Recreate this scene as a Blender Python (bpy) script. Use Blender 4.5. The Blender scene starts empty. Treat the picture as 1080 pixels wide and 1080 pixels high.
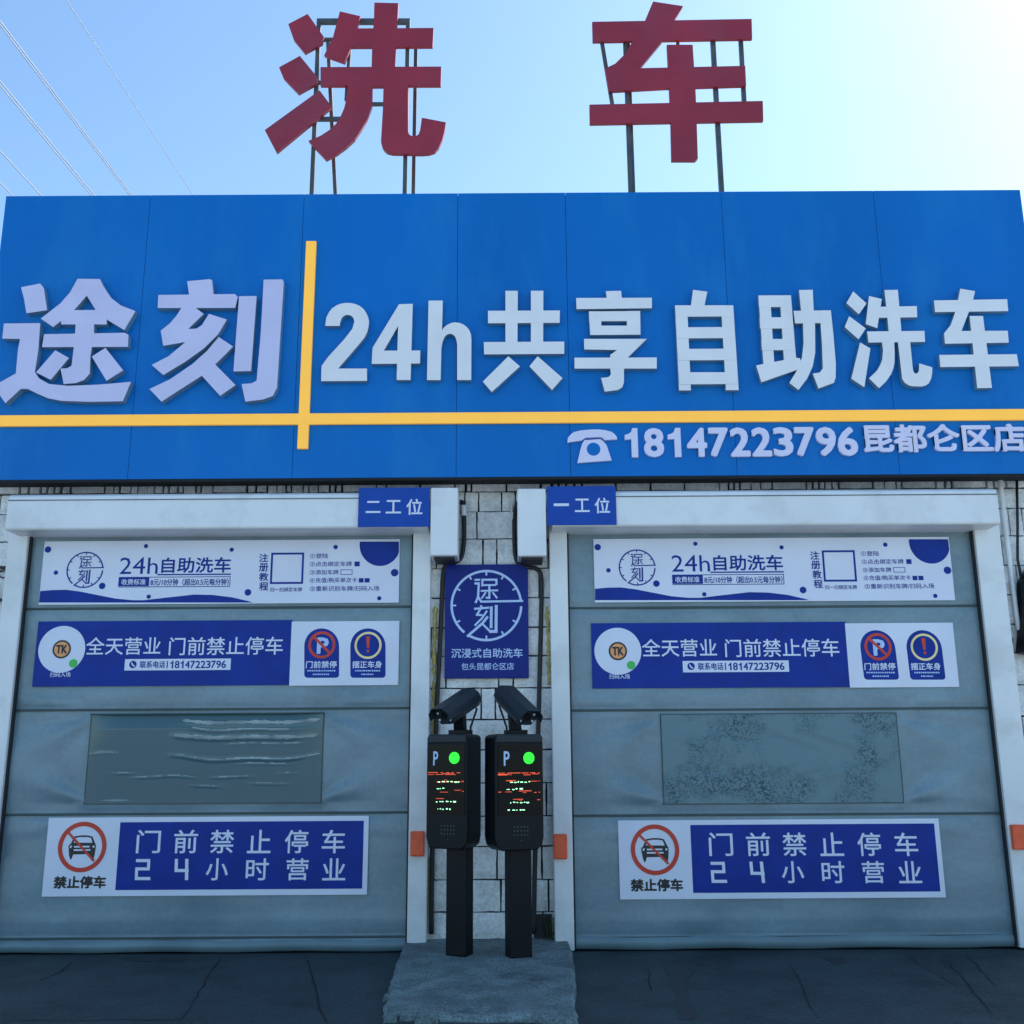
import bpy, bmesh, math, random
from mathutils import Vector, Matrix
random.seed(7)
R = math.radians
S = bpy.context.scene
COL = S.collection

# ------------------------------------------------------------------ camera
FPX, PITCH, ROLL, CAM_H, CAM_D = 1107.0, R(13.4), R(-.36), 1.45, 8.86
MAT3 = Matrix.Rotation(math.pi / 2 + PITCH, 3, 'X') @ Matrix.Rotation(ROLL, 3, 'Z')
cam_d = bpy.data.cameras.new('camera')
cam = bpy.data.objects.new('camera', cam_d)
COL.objects.link(cam)
cam.matrix_world = Matrix.Translation((0, -CAM_D, CAM_H)) @ MAT3.to_4x4()
cam_d.sensor_width = 36
cam_d.lens = 36 * FPX / 1080
cam_d.clip_end = 3000
S.camera = cam

# ------------------------------------------------------------------ sky, sun, exposure
SUN_EL, SUN_AZ = R(46), R(53)          # the sun stands behind the building, to the right
w = bpy.data.worlds.new('World')
S.world = w
w.use_nodes = True
nt = w.node_tree
sky = nt.nodes.new('ShaderNodeTexSky')
sky.sky_type = 'NISHITA'
sky.sun_disc = False
sky.sun_elevation = SUN_EL
sky.sun_rotation = SUN_AZ
sky.air_density = 1.0
sky.dust_density = .75
sky.ozone_density = 1.8
tint = nt.nodes.new('ShaderNodeMix')
tint.data_type = 'RGBA'
tint.blend_type = 'MULTIPLY'
tint.inputs['Factor'].default_value = 1
tint.inputs['B'].default_value = (.87, 1.0, 1.02, 1)      # clear, slightly cyan winter sky
nt.links.new(sky.outputs['Color'], tint.inputs['A'])
nt.links.new(tint.outputs['Result'], nt.nodes['Background'].inputs['Color'])
nt.nodes['Background'].inputs['Strength'].default_value = .1
sd = bpy.data.lights.new('sun', 'SUN')
sd.energy = 4.6
sd.angle = R(.5)
sd.color = (1, .95, .88)
sun = bpy.data.objects.new('sun', sd)
COL.objects.link(sun)
to_sun = Vector((math.sin(SUN_AZ) * math.cos(SUN_EL), math.cos(SUN_AZ) * math.cos(SUN_EL), math.sin(SUN_EL)))
sun.rotation_euler = to_sun.to_track_quat('Z', 'Y').to_euler()
S.view_settings.view_transform = 'Standard'
S.view_settings.look = 'None'
S.view_settings.exposure = 1.44
S.view_settings.gamma = 1

# ------------------------------------------------------------------ measuring
def P(x, y, Y=0.0, Z=None):
    """point of the place seen at photo pixel (x, y) on the upright plane Y (or on level Z)"""
    d = MAT3 @ Vector(((x - 540) / FPX, -(y - 540) / FPX, -1))
    t = (Y + CAM_D) / d.y if Z is None else (Z - CAM_H) / d.z
    return Vector((0, -CAM_D, CAM_H)) + d * t

# ------------------------------------------------------------------ materials
def nodes(name):
    m = bpy.data.materials.new(name)
    m.use_nodes = True
    return m, m.node_tree, m.node_tree.nodes['Principled BSDF']

def mat(name, col, rough=.5, metal=0, vary=.12, scale=3, bump=0, bscale=40, spec=.5, emit=0, coat=0, stretch=(1, 1, 1), dirt=None, dscale=1.3, damt=.6, grain=0, gscale=110):
    m, t, b = nodes(name)
    c4 = (*col, 1)
    b.inputs['Roughness'].default_value = rough
    b.inputs['Metallic'].default_value = metal
    b.inputs['Specular IOR Level'].default_value = spec
    b.inputs['Coat Weight'].default_value = coat
    tc = t.nodes.new('ShaderNodeTexCoord')
    mp = t.nodes.new('ShaderNodeMapping')
    mp.inputs['Scale'].default_value = stretch
    t.links.new(tc.outputs['Object'], mp.inputs['Vector'])
    n = t.nodes.new('ShaderNodeTexNoise')
    n.inputs['Scale'].default_value = scale
    n.inputs['Detail'].default_value = 6
    t.links.new(mp.outputs['Vector'], n.inputs['Vector'])
    rp = t.nodes.new('ShaderNodeMapRange')
    rp.inputs['From Min'].default_value = .3
    rp.inputs['From Max'].default_value = .7
    rp.inputs['To Min'].default_value = 1 - vary
    rp.inputs['To Max'].default_value = 1 + vary
    t.links.new(n.outputs['Fac'], rp.inputs['Value'])
    mx = t.nodes.new('ShaderNodeMix')
    mx.data_type = 'RGBA'
    mx.blend_type = 'MULTIPLY'
    mx.inputs['Factor'].default_value = 1
    mx.inputs['A'].default_value = c4
    t.links.new(rp.outputs['Result'], mx.inputs['B'])
    out = mx.outputs['Result']
    if dirt:
        n2 = t.nodes.new('ShaderNodeTexNoise')
        n2.inputs['Scale'].default_value = dscale
        n2.inputs['Detail'].default_value = 8
        n2.inputs['Roughness'].default_value = .65
        t.links.new(mp.outputs['Vector'], n2.inputs['Vector'])
        r2 = t.nodes.new('ShaderNodeMapRange')
        r2.inputs['From Min'].default_value = .5
        r2.inputs['From Max'].default_value = .68
        r2.inputs['To Max'].default_value = damt
        t.links.new(n2.outputs['Fac'], r2.inputs['Value'])
        m2 = t.nodes.new('ShaderNodeMix')
        m2.data_type = 'RGBA'
        t.links.new(r2.outputs['Result'], m2.inputs['Factor'])
        t.links.new(out, m2.inputs['A'])
        m2.inputs['B'].default_value = (*dirt, 1)
        out = m2.outputs['Result']
    if grain:
        n3 = t.nodes.new('ShaderNodeTexNoise')
        n3.inputs['Scale'].default_value = gscale
        n3.inputs['Detail'].default_value = 3
        t.links.new(tc.outputs['Object'], n3.inputs['Vector'])
        r3 = t.nodes.new('ShaderNodeMapRange')
        r3.inputs['From Min'].default_value, r3.inputs['From Max'].default_value = .3, .7
        r3.inputs['To Min'].default_value, r3.inputs['To Max'].default_value = 1 - grain, 1 + grain
        t.links.new(n3.outputs['Fac'], r3.inputs['Value'])
        m3 = t.nodes.new('ShaderNodeMix')
        m3.data_type, m3.blend_type = 'RGBA', 'MULTIPLY'
        m3.inputs['Factor'].default_value = 1
        t.links.new(out, m3.inputs['A'])
        t.links.new(r3.outputs['Result'], m3.inputs['B'])
        out = m3.outputs['Result']
    t.links.new(out, b.inputs['Base Color'])
    if bump:
        nb = t.nodes.new('ShaderNodeTexNoise')
        nb.inputs['Scale'].default_value = bscale
        nb.inputs['Detail'].default_value = 5
        t.links.new(mp.outputs['Vector'], nb.inputs['Vector'])
        bp = t.nodes.new('ShaderNodeBump')
        bp.inputs['Strength'].default_value = bump
        bp.inputs['Distance'].default_value = .02
        t.links.new(nb.outputs['Fac'], bp.inputs['Height'])
        t.links.new(bp.outputs['Normal'], b.inputs['Normal'])
    if emit:
        b.inputs['Emission Color'].default_value = c4
        b.inputs['Emission Strength'].default_value = emit
    return m

M = {}
M['sign_blue'] = mat('blue composite panel', (.0005, .150, .50), .38, vary=.08, scale=.8, bump=.08, bscale=1.1, spec=.18, stretch=(1, 1, .3), dirt=(.012, .20, .52), dscale=2.2, damt=.5)
M['seam_dark'] = mat('dark gap', (.01, .012, .015), .9)
M['lilac'] = mat('lilac acrylic', (.60, .58, .80), .35, vary=.04)
M['white_letter'] = mat('white acrylic letter', (.78, .78, .80), .35, vary=.04)
M['yellow'] = mat('yellow light strip', (1, .50, .055), .4, vary=.05, emit=.13)
M['pale_lilac'] = mat('pale lilac acrylic', (.70, .68, .86), .35, vary=.04)
M['red_letter'] = mat('red channel letter', (.30, .017, .038), .45, vary=.15, scale=2, dirt=(.22, .05, .085), damt=.4)
M['steel'] = mat('galvanised steel tube', (.085, .10, .105), .5, .5, vary=.25, scale=8, dirt=(.16, .09, .04), dscale=6, damt=.5)
M['stone'] = mat('split white stone', (.72, .73, .72), .8, vary=.2, scale=5, bump=.7, bscale=14, dirt=(.36, .35, .31), dscale=2.2, damt=.5, grain=.15, gscale=45)
M['mortar'] = mat('dark mortar', (.022, .022, .022), .95, vary=.3)
M['wall'] = mat('plaster', (.35, .34, .32), .9)
M['roof'] = mat('roof felt', (.12, .12, .12), .9)
M['curtain'] = mat('grey vinyl curtain', (.185, .272, .318), .31, vary=.12, scale=1.6, bump=.22, bscale=3.2, stretch=(1, 1, 1.8), dirt=(.105, .185, .22), dscale=1.1, damt=.65, grain=.06, gscale=30)
M['seam_band'] = mat('curtain seam', (.045, .075, .08), .6)
M['rubber'] = mat('grey rubber hem', (.14, .22, .25), .45, vary=.15, bump=.3, bscale=5)
M['black_rubber'] = mat('black rubber', (.012, .012, .014), .6, vary=.2)
M['white_metal'] = mat('white powder coat', (.74, .76, .77), .35, vary=.05, scale=2, dirt=(.50, .51, .50), dscale=2.5, damt=.45)
M['vinyl_white'] = mat('white banner vinyl', (.70, .74, .86), .38, vary=.04, scale=2.5, bump=.12, bscale=5)
M['vinyl_blue'] = mat('printed blue', (.003, .030, .27), .45, vary=.14, scale=5, bump=.12, bscale=5, spec=.22)
M['plate_blue'] = mat('plate blue', (.004, .060, .36), .4, vary=.08, scale=5, spec=.25)
M['letter_return'] = mat('aluminium letter return', (.17, .30, .40), .45, .1, vary=.1)
M['stain'] = mat('damp stain', (.013, .022, .028), .6, vary=.3, scale=5)
M['print_white'] = mat('printed white', (.68, .73, .86), .4, vary=.03)
M['print_black'] = mat('printed black', (.008, .008, .012), .4)
M['print_red'] = mat('printed red', (.60, .035, .012), .4)
M['print_orange'] = mat('printed orange', (.80, .33, .12), .4)
M['print_yellow'] = mat('printed yellow', (.85, .68, .30), .4)
M['print_green'] = mat('printed green', (.05, .5, .08), .4)
M['board_blue'] = mat('blue board', (.003, .016, .19), .4, vary=.06, scale=4, spec=.22)
M['board_print'] = mat('light print on board', (.45, .60, .88), .4, vary=.03)
M['kiosk'] = mat('black steel kiosk', (.0035, .0045, .007), .45, vary=.25, scale=9, spec=.2)
M['kiosk_glass'] = mat('black screen glass', (.002, .002, .003), .2, vary=.1, spec=.15)
M['hood'] = mat('dark grey camera shell', (.014, .022, .032), .45, vary=.15, spec=.3)
M['glass'] = mat('lens glass', (.01, .01, .012), .05)
M['led_green'] = mat('green led', (.015, .55, .02), .5, emit=.75, vary=.3, scale=60)
M['led_red'] = mat('red led', (.85, .09, .03), .5, emit=.3, vary=.6, scale=40)
M['led_white'] = mat('pale green led', (.32, .9, .42), .5, emit=1.0, vary=.3, scale=50)
M['orange'] = mat('orange plastic', (.85, .11, .035), .35, vary=.12, scale=20, spec=.4)
M['foam'] = mat('yellow foam', (.50, .40, .13), .9, vary=.3, scale=25, bump=.6, bscale=30)
M['leaf'] = mat('leaf', (.045, .07, .03), .6, vary=.4, scale=20)
M['wire'] = mat('wire', (.22, .25, .29), .5)
M['white_pipe'] = mat('white pipe', (.72, .74, .75), .4)
M['ground'] = mat('concrete yard', (.19, .215, .235), .85, vary=.25, scale=4, bump=.4, bscale=60)
M['slab'] = mat('dark worn concrete', (.030, .050, .056), .72, vary=.22, scale=2.4, bump=.3, bscale=22, dirt=(.014, .023, .031), dscale=.9, damt=.95, spec=.35, grain=.5, gscale=70)
M['crack'] = mat('crack', (.004, .005, .006), .9)
M['island'] = mat('pale worn concrete', (.125, .172, .175), .85, vary=.34, scale=4.5, bump=.35, bscale=30, dirt=(.045, .072, .08), dscale=2.6, damt=.85, grain=.45, gscale=60)

# clear plastic window sheets: two kinds of surface
def vinyl(name, col, rough, scale, strength, stretch, spot=None):
    m, t, b = nodes(name)
    b.inputs['Base Color'].default_value = (*col, 1)
    b.inputs['Roughness'].default_value = rough
    b.inputs['Specular IOR Level'].default_value = .42
    tc = t.nodes.new('ShaderNodeTexCoord')
    mp = t.nodes.new('ShaderNodeMapping')
    mp.inputs['Scale'].default_value = stretch
    t.links.new(tc.outputs['Object'], mp.inputs['Vector'])
    n = t.nodes.new('ShaderNodeTexNoise')
    n.inputs['Scale'].default_value = scale
    n.inputs['Detail'].default_value = 4
    n.inputs['Distortion'].default_value = .8
    t.links.new(mp.outputs['Vector'], n.inputs['Vector'])
    bp = t.nodes.new('ShaderNodeBump')
    bp.inputs['Strength'].default_value = strength
    bp.inputs['Distance'].default_value = .03
    t.links.new(n.outputs['Fac'], bp.inputs['Height'])
    t.links.new(bp.outputs['Normal'], b.inputs['Normal'])
    if spot:
        cr = t.nodes.new('ShaderNodeMapRange')
        cr.inputs['From Min'].default_value = .42
        cr.inputs['From Max'].default_value = .62
        t.links.new(n.outputs['Fac'], cr.inputs['Value'])
        mx = t.nodes.new('ShaderNodeMix')
        mx.data_type = 'RGBA'
        mx.inputs['A'].default_value = (*col, 1)
        mx.inputs['B'].default_value = (*spot, 1)
        t.links.new(cr.outputs['Result'], mx.inputs['Factor'])
        t.links.new(mx.outputs['Result'], b.inputs['Base Color'])
    return m
M['vinyl_wavy'] = vinyl('wavy clear vinyl', (.060, .128, .150), .09, 2.2, .05, (.3, 1, 2))
M['vinyl_wavy'].node_tree.nodes['Principled BSDF'].inputs['IOR'].default_value = 1.52
def frosted():
    m, t, b = nodes('crinkled clear vinyl')
    b.inputs['Roughness'].default_value = .28
    b.inputs['Specular IOR Level'].default_value = .35
    tc = t.nodes.new('ShaderNodeTexCoord')
    fine = t.nodes.new('ShaderNodeTexNoise')
    fine.inputs['Scale'].default_value = 42
    fine.inputs['Detail'].default_value = 7
    fine.inputs['Distortion'].default_value = 1.6
    big = t.nodes.new('ShaderNodeTexNoise')
    big.inputs['Scale'].default_value = 2.9
    big.inputs['Detail'].default_value = 3
    for n in (fine, big): t.links.new(tc.outputs['Object'], n.inputs['Vector'])
    a, c = t.nodes.new('ShaderNodeMapRange'), t.nodes.new('ShaderNodeMapRange')
    a.inputs['From Min'].default_value, a.inputs['From Max'].default_value = .5, .6
    c.inputs['From Min'].default_value, c.inputs['From Max'].default_value = .46, .64
    t.links.new(fine.outputs['Fac'], a.inputs['Value'])
    t.links.new(big.outputs['Fac'], c.inputs['Value'])
    mu = t.nodes.new('ShaderNodeMath')
    mu.operation = 'MULTIPLY'
    t.links.new(a.outputs['Result'], mu.inputs[0])
    t.links.new(c.outputs['Result'], mu.inputs[1])
    mx = t.nodes.new('ShaderNodeMix')
    mx.data_type = 'RGBA'
    mx.inputs['A'].default_value = (.125, .215, .245, 1)
    mx.inputs['B'].default_value = (.030, .075, .098, 1)
    t.links.new(mu.outputs['Value'], mx.inputs['Factor'])
    t.links.new(mx.outputs['Result'], b.inputs['Base Color'])
    bp = t.nodes.new('ShaderNodeBump')
    bp.inputs['Strength'].default_value = .5
    bp.inputs['Distance'].default_value = .012
    t.links.new(mu.outputs['Value'], bp.inputs['Height'])
    t.links.new(bp.outputs['Normal'], b.inputs['Normal'])
    return m
M['vinyl_frosted'] = frosted()
M['pane_glint'] = mat('painted vinyl glint', (.26, .30, .29), .3, vary=.55, scale=9, spec=.4, stretch=(.4, 1, 3))  # bright reflections on the window pleats, painted as a paler colour

# ------------------------------------------------------------------ mesh helpers
class MB:
    def __init__(s):
        s.v, s.f, s.m = [], [], []
    def add(s, verts, faces, mi=0):
        o = len(s.v)
        s.v += [tuple(q) for q in verts]
        s.f += [tuple(i + o for i in q) for q in faces]
        s.m += [mi] * len(faces)
        return s
    def box(s, a, b, mi=0):
        x0, y0, z0 = (min(a[i], b[i]) for i in range(3))
        x1, y1, z1 = (max(a[i], b[i]) for i in range(3))
        return s.add([(x0, y0, z0), (x1, y0, z0), (x1, y1, z0), (x0, y1, z0), (x0, y0, z1), (x1, y0, z1), (x1, y1, z1), (x0, y1, z1)],
                     [(0, 3, 2, 1), (4, 5, 6, 7), (0, 1, 5, 4), (1, 2, 6, 5), (2, 3, 7, 6), (3, 0, 4, 7)], mi)
    def prism(s, pts, y0, y1, mi=0):
        """outline in (X, Z), front face at y0, back at y1 (y0 < y1)"""
        a = sum(pts[i - 1][0] * pts[i][1] - pts[i][0] * pts[i - 1][1] for i in range(len(pts)))
        if a < 0: pts = pts[::-1]
        n = len(pts)
        v = [(x, y0, z) for x, z in pts] + [(x, y1, z) for x, z in pts]
        f = [tuple(range(n)), tuple(range(2 * n - 1, n - 1, -1))] + [(i, i + n, (i + 1) % n + n, (i + 1) % n) for i in range(n)]
        return s.add(v, f, mi)
    def flat(s, pts, y, mi=0):
        a = sum(pts[i - 1][0] * pts[i][1] - pts[i][0] * pts[i - 1][1] for i in range(len(pts)))
        if a < 0: pts = pts[::-1]
        return s.add([(x, y, z) for x, z in pts], [tuple(range(len(pts)))], mi)
    def bar(s, p, q, wd, hd=None, mi=0):
        p, q = Vector(p), Vector(q)
        hd = hd or wd
        d = (q - p).normalized()
        up = Vector((0, 1, 0)) if abs(d.y) < .9 else Vector((0, 0, 1))
        a = d.cross(up).normalized() * wd / 2
        b = d.cross(a).normalized() * hd / 2
        v = [p + a + b, p - a + b, p - a - b, p + a - b, q + a + b, q - a + b, q - a - b, q + a - b]
        return s.add(v, [(0, 1, 2, 3), (7, 6, 5, 4), (0, 4, 5, 1), (1, 5, 6, 2), (2, 6, 7, 3), (3, 7, 4, 0)], mi)
    def tube(s, pts, r, n=8, mi=0):
        pts = [Vector(p) for p in pts]
        v = []
        for i, p in enumerate(pts):
            d = (pts[min(i + 1, len(pts) - 1)] - pts[max(i - 1, 0)]).normalized()
            up = Vector((0, 1, 0)) if abs(d.y) < .9 else Vector((1, 0, 0))
            a = d.cross(up).normalized()
            b = d.cross(a)
            rr = r[i] if isinstance(r, (list, tuple)) else r
            v += [p + (a * math.cos(k * 2 * math.pi / n) + b * math.sin(k * 2 * math.pi / n)) * rr for k in range(n)]
        f = [(i * n + k, i * n + (k + 1) % n, (i + 1) * n + (k + 1) % n, (i + 1) * n + k) for i in range(len(pts) - 1) for k in range(n)]
        f += [tuple(range(n - 1, -1, -1)), tuple((len(pts) - 1) * n + k for k in range(n))]
        return s.add(v, f, mi)
    def ring(s, cx, cz, r0, r1, y, a0=0, a1=360, n=48, mi=0):
        v, f = [], []
        for i in range(n + 1):
            a = R(a0 + (a1 - a0) * i / n)
            v += [(cx + r0 * math.sin(a), y, cz + r0 * math.cos(a)), (cx + r1 * math.sin(a), y, cz + r1 * math.cos(a))]
        f = [(2 * i, 2 * i + 2, 2 * i + 3, 2 * i + 1) for i in range(n)]
        return s.add(v, f, mi)
    def disc(s, cx, cz, r, y, n=28, mi=0):
        return s.flat([(cx + r * math.cos(2 * math.pi * i / n), cz + r * math.sin(2 * math.pi * i / n)) for i in range(n)], y, mi)
    def cyl(s, p, q, r, n=20, mi=0):
        return s.tube([p, q], r, n, mi)
    def build(s, name, m, parent=None, bevel=0, smooth=False, fix=True):
        me = bpy.data.meshes.new(name)
        me.from_pydata(s.v, [], s.f)
        for q in (m if isinstance(m, (list, tuple)) else [m]): me.materials.append(M[q])
        for i, p in enumerate(me.polygons):
            p.material_index = s.m[i]
            p.use_smooth = smooth
        if fix:
            bm = bmesh.new()
            bm.from_mesh(me)
            bmesh.ops.recalc_face_normals(bm, faces=bm.faces)
            bm.to_mesh(me)
            bm.free()
        o = bpy.data.objects.new(name, me)
        COL.objects.link(o)
        if parent: o.parent = parent
        if bevel:
            b = o.modifiers.new('bevel', 'BEVEL')
            b.width = bevel
            b.segments = 2
            b.limit_method = 'ANGLE'
        return o

def tag(o, label, cat, group=None):
    o['label'] = label
    o['category'] = cat
    if group: o['group'] = group
    return o

def empty(name, label, cat, loc=(0, 0, 0), rz=0, group=None):
    o = bpy.data.objects.new(name, None)
    o.empty_display_size = .1
    COL.objects.link(o)
    o.location = loc
    o.rotation_euler = (0, 0, rz)
    return tag(o, label, cat, group)

def text_mesh(s, bold=0.0, extrude=0.0, spacing=1.0, res=3):
    c = bpy.data.curves.new('lettering', 'FONT')
    c.body = s
    c.size = 1
    c.offset = bold
    c.extrude = extrude
    c.resolution_u = res
    c.space_character = spacing
    o = bpy.data.objects.new('lettering', c)
    COL.objects.link(o)
    bpy.context.view_layer.update()
    me = bpy.data.meshes.new_from_object(o.evaluated_get(bpy.context.evaluated_depsgraph_get()))
    bpy.data.objects.remove(o)
    bpy.data.curves.remove(c)
    return me

def fit_into(mb, s, x0, z0, x1, z1, y, bold=0.0, thick=0.0, mi=0, spacing=1.0, res=3):
    """write s into the rectangle on the upright plane y (front face at y); bold strokes are a few copies laid over each other"""
    me = text_mesh(s, 0, .5 if thick else 0, spacing, res)
    if not len(me.vertices): return
    xs = [v.co.x for v in me.vertices]
    ys = [v.co.y for v in me.vertices]
    ax, bx, ay, by = min(xs), max(xs), min(ys), max(ys)
    em = (z1 - z0) / max(by - ay, .5)
    o = max(0, bold) * .62 * em
    x0, x1, z0, z1 = x0 + o, x1 - o, z0 + min(o, (z1 - z0) * .3), z1 - min(o, (z1 - z0) * .3)
    kx, kz = (x1 - x0) / max(bx - ax, 1e-6), (z1 - z0) / max(by - ay, 1e-6)
    sh = [(0, 0)] if o == 0 else [(-1, -.6), (1, -.6), (1, .6), (-1, .6), (0, 1), (0, -1), (0, 0)]
    for k, (p, q) in enumerate(sh):
        dy = -k * (.0003 if thick else .00006)
        vs = [(x0 + (v.co.x - ax) * kx + p * o, y + dy + ((.5 - v.co.z) * thick if thick else 0), z0 + (v.co.y - ay) * kz + q * o) for v in me.vertices]
        mb.add(vs, [tuple(f.vertices) for f in me.polygons], mi)
    bpy.data.meshes.remove(me)

ONE = [(.46, 0), (.76, 0), (.76, 1), (.52, 1), (.45, .86), (.30, .79), (.16, .77), (.16, .60), (.46, .62)]
def number(mb, s, x0, z0, x1, z1, y, bold, thick=0.0):
    """telephone number in even cells; the 1 carries a flag"""
    n = len(s)
    c = (x1 - x0) / n
    for i, ch in enumerate(s):
        a = x0 + c * i
        if ch == '1':
            pts = [(a + u * c, z0 + v * (z1 - z0)) for u, v in ONE]
            if thick: mb.prism(pts, y, y + thick)
            else: mb.flat(pts, y)
        else:
            fit_into(mb, ch, a + c * .04, z0, a + c * .97, z1, y, bold, thick)

# ------------------------------------------------------------------ ground
g = MB()
g.add([(-900, -900, 0), (900, -900, 0), (900, 900, 0), (-900, 900, 0)], [(0, 1, 2, 3)])
o = g.build('ground', 'ground')
o['kind'] = 'structure'

def crack(mb, pts, z, wd, mi):
    """a jagged crack: one ribbon"""
    fine = []
    for a, b in zip(pts, pts[1:]):
        for k in range(6):
            t = k / 6
            fine.append(Vector(a).lerp(Vector(b), t) + Vector((random.uniform(-.014, .014), random.uniform(-.014, .014), 0)))
    fine.append(Vector(pts[-1]))
    v = []
    for i, p in enumerate(fine):
        d = (fine[min(i + 1, len(fine) - 1)] - fine[max(i - 1, 0)]).normalized()
        nrm = Vector((-d.y, d.x, 0)) * wd * random.uniform(.4, 1.2) * (.4 if i in (0, len(fine) - 1) else 1)
        v += [(p.x + nrm.x, p.y + nrm.y, z), (p.x - nrm.x, p.y - nrm.y, z)]
    mb.add(v, [(2 * i, 2 * i + 1, 2 * i + 3, 2 * i + 2) for i in range(len(fine) - 1)], mi)

g = MB()
g.box((-7, -2.55, -.1), (7, .2, .004))
z = .008
for pts in ([(235, 1006), (215, 1040), (190, 1075)], [(76, 1014), (62, 1026), (40, 1034)], [(0, 1076), (190, 1075)], [(683, 1020), (687, 1046)], [(832, 1016), (862, 1072)], [(1020, 1008), (1052, 1040)], [(1000, 1012), (1046, 1070)], [(320, 1006), (345, 1078)]):
    crack(g, [P(x, y, Z=z) for x, y in pts], z, .006, 1)
def blot(pts):
    fine = []
    for i in range(len(pts)):
        a_, b_ = P(*pts[i], Z=.006), P(*pts[(i + 1) % len(pts)], Z=.006)
        for k in range(6):
            t_ = k / 6
            fine.append(a_.lerp(b_, t_) + Vector((random.uniform(-.012, .012), random.uniform(-.012, .012), 0)))
    g.add([(p.x, p.y, .006) for p in fine], [tuple(range(len(fine)))], 2)
blot([(697, 1012), (722, 1011), (734, 1022), (722, 1036), (727, 1050), (736, 1074), (716, 1076), (713, 1050), (705, 1032)])
blot([(958, 1006), (985, 1008), (1004, 1028), (1012, 1042), (992, 1030), (968, 1016)])
blot([(868, 1009), (890, 1009), (893, 1015), (880, 1017)])
blot([(120, 1009), (200, 1010), (190, 1014), (140, 1014)])
o = g.build('driveway', ['slab', 'crack', 'stain'])
o['kind'] = 'structure'

# raised concrete island between the bays
def island():
    edge = [(424, 1006), (414, 1030), (409, 1052), (404, 1068), (440, 1071), (500, 1073), (555, 1072), (608, 1077), (607, 1050), (605, 1025), (603, 1007)]
    pts = []
    for x, y in edge:
        q = P(x, y, Z=.035)
        pts.append((q.x, q.y))
    pts = [(pts[0][0], .02)] + pts + [(pts[-1][0], .02)]
    fine = []
    n = len(pts)
    for i in range(n):
        a, b = Vector(pts[i]), Vector(pts[(i + 1) % n])
        L = (b - a).length
        k = max(1, int(L / .07))
        for j in range(k):
            p = a.lerp(b, j / k)
            if p.y < -.05: p = p + Vector((random.uniform(-.012, .012), random.uniform(-.009, .009)))
            fine.append(p)
    def top(p): return .093 + .022 * p.y + .004 * math.sin(p.x * 9 + p.y * 5)
    c = Vector((sum(p.x for p in fine) / len(fine), sum(p.y for p in fine) / len(fine)))
    mb = MB()
    n = len(fine)
    rings = [[(p.x, p.y, -.02) for p in fine], [(p.x, p.y, top(p) - .02 - random.uniform(0, .012)) for p in fine]]
    for s in (.97, .8, .6, .4, .2):
        rings.append([((c + (p - c) * s).x, (c + (p - c) * s).y, top(c + (p - c) * s) + random.uniform(-.002, .002)) for p in fine])
    v = [q for r in rings for q in r] + [(c.x, c.y, top(c))]
    f = [(a * n + i, a * n + (i + 1) % n, (a + 1) * n + (i + 1) % n, (a + 1) * n + i) for a in range(len(rings) - 1) for i in range(n)]
    f += [((len(rings) - 1) * n + i, (len(rings) - 1) * n + (i + 1) % n, len(rings) * n) for i in range(n)]
    mb.add(v, f)
    # broken edge lumps at the front left corner
    for x, y, sx, sy in ((411, 1050, .05, .05), (420, 1062, .09, .05), (432, 1070, .07, .05), (450, 1073, .08, .04), (412, 1072, .05, .04)):
        q = P(x, y, Z=.03)
        hh = random.uniform(.035, .06)
        mb.prism([(q.x - sx, -.02), (q.x + sx * .9, -.02), (q.x + sx * .7, hh), (q.x - sx * .6, hh * .8)], q.y - sy, q.y + sy)
    o = mb.build('traffic_island', 'island', smooth=False)
    o['kind'] = 'structure'
island()

# ------------------------------------------------------------------ building
bld = empty('wash_building', 'low white stone clad car wash building behind the roller doors and blue sign', 'building')
MB().box((-7.2, .035, 0), (7.2, 9, 5.5)).build('wall', 'mortar', bld)
MB().box((-7.3, .02, 5.5), (7.3, 9.1, 5.65)).build('roof', 'roof', bld)
DOOR_X = {'L': (P(30, 1003, -.05).x, P(430, 1003, -.05).x), 'R': (P(605, 1005, -.05).x, P(1075, 998, -.05).x)}
DOOR_X['L'] = (-4.115, -.84)
DOOR_X['R'] = (.465, 3.93)

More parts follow.
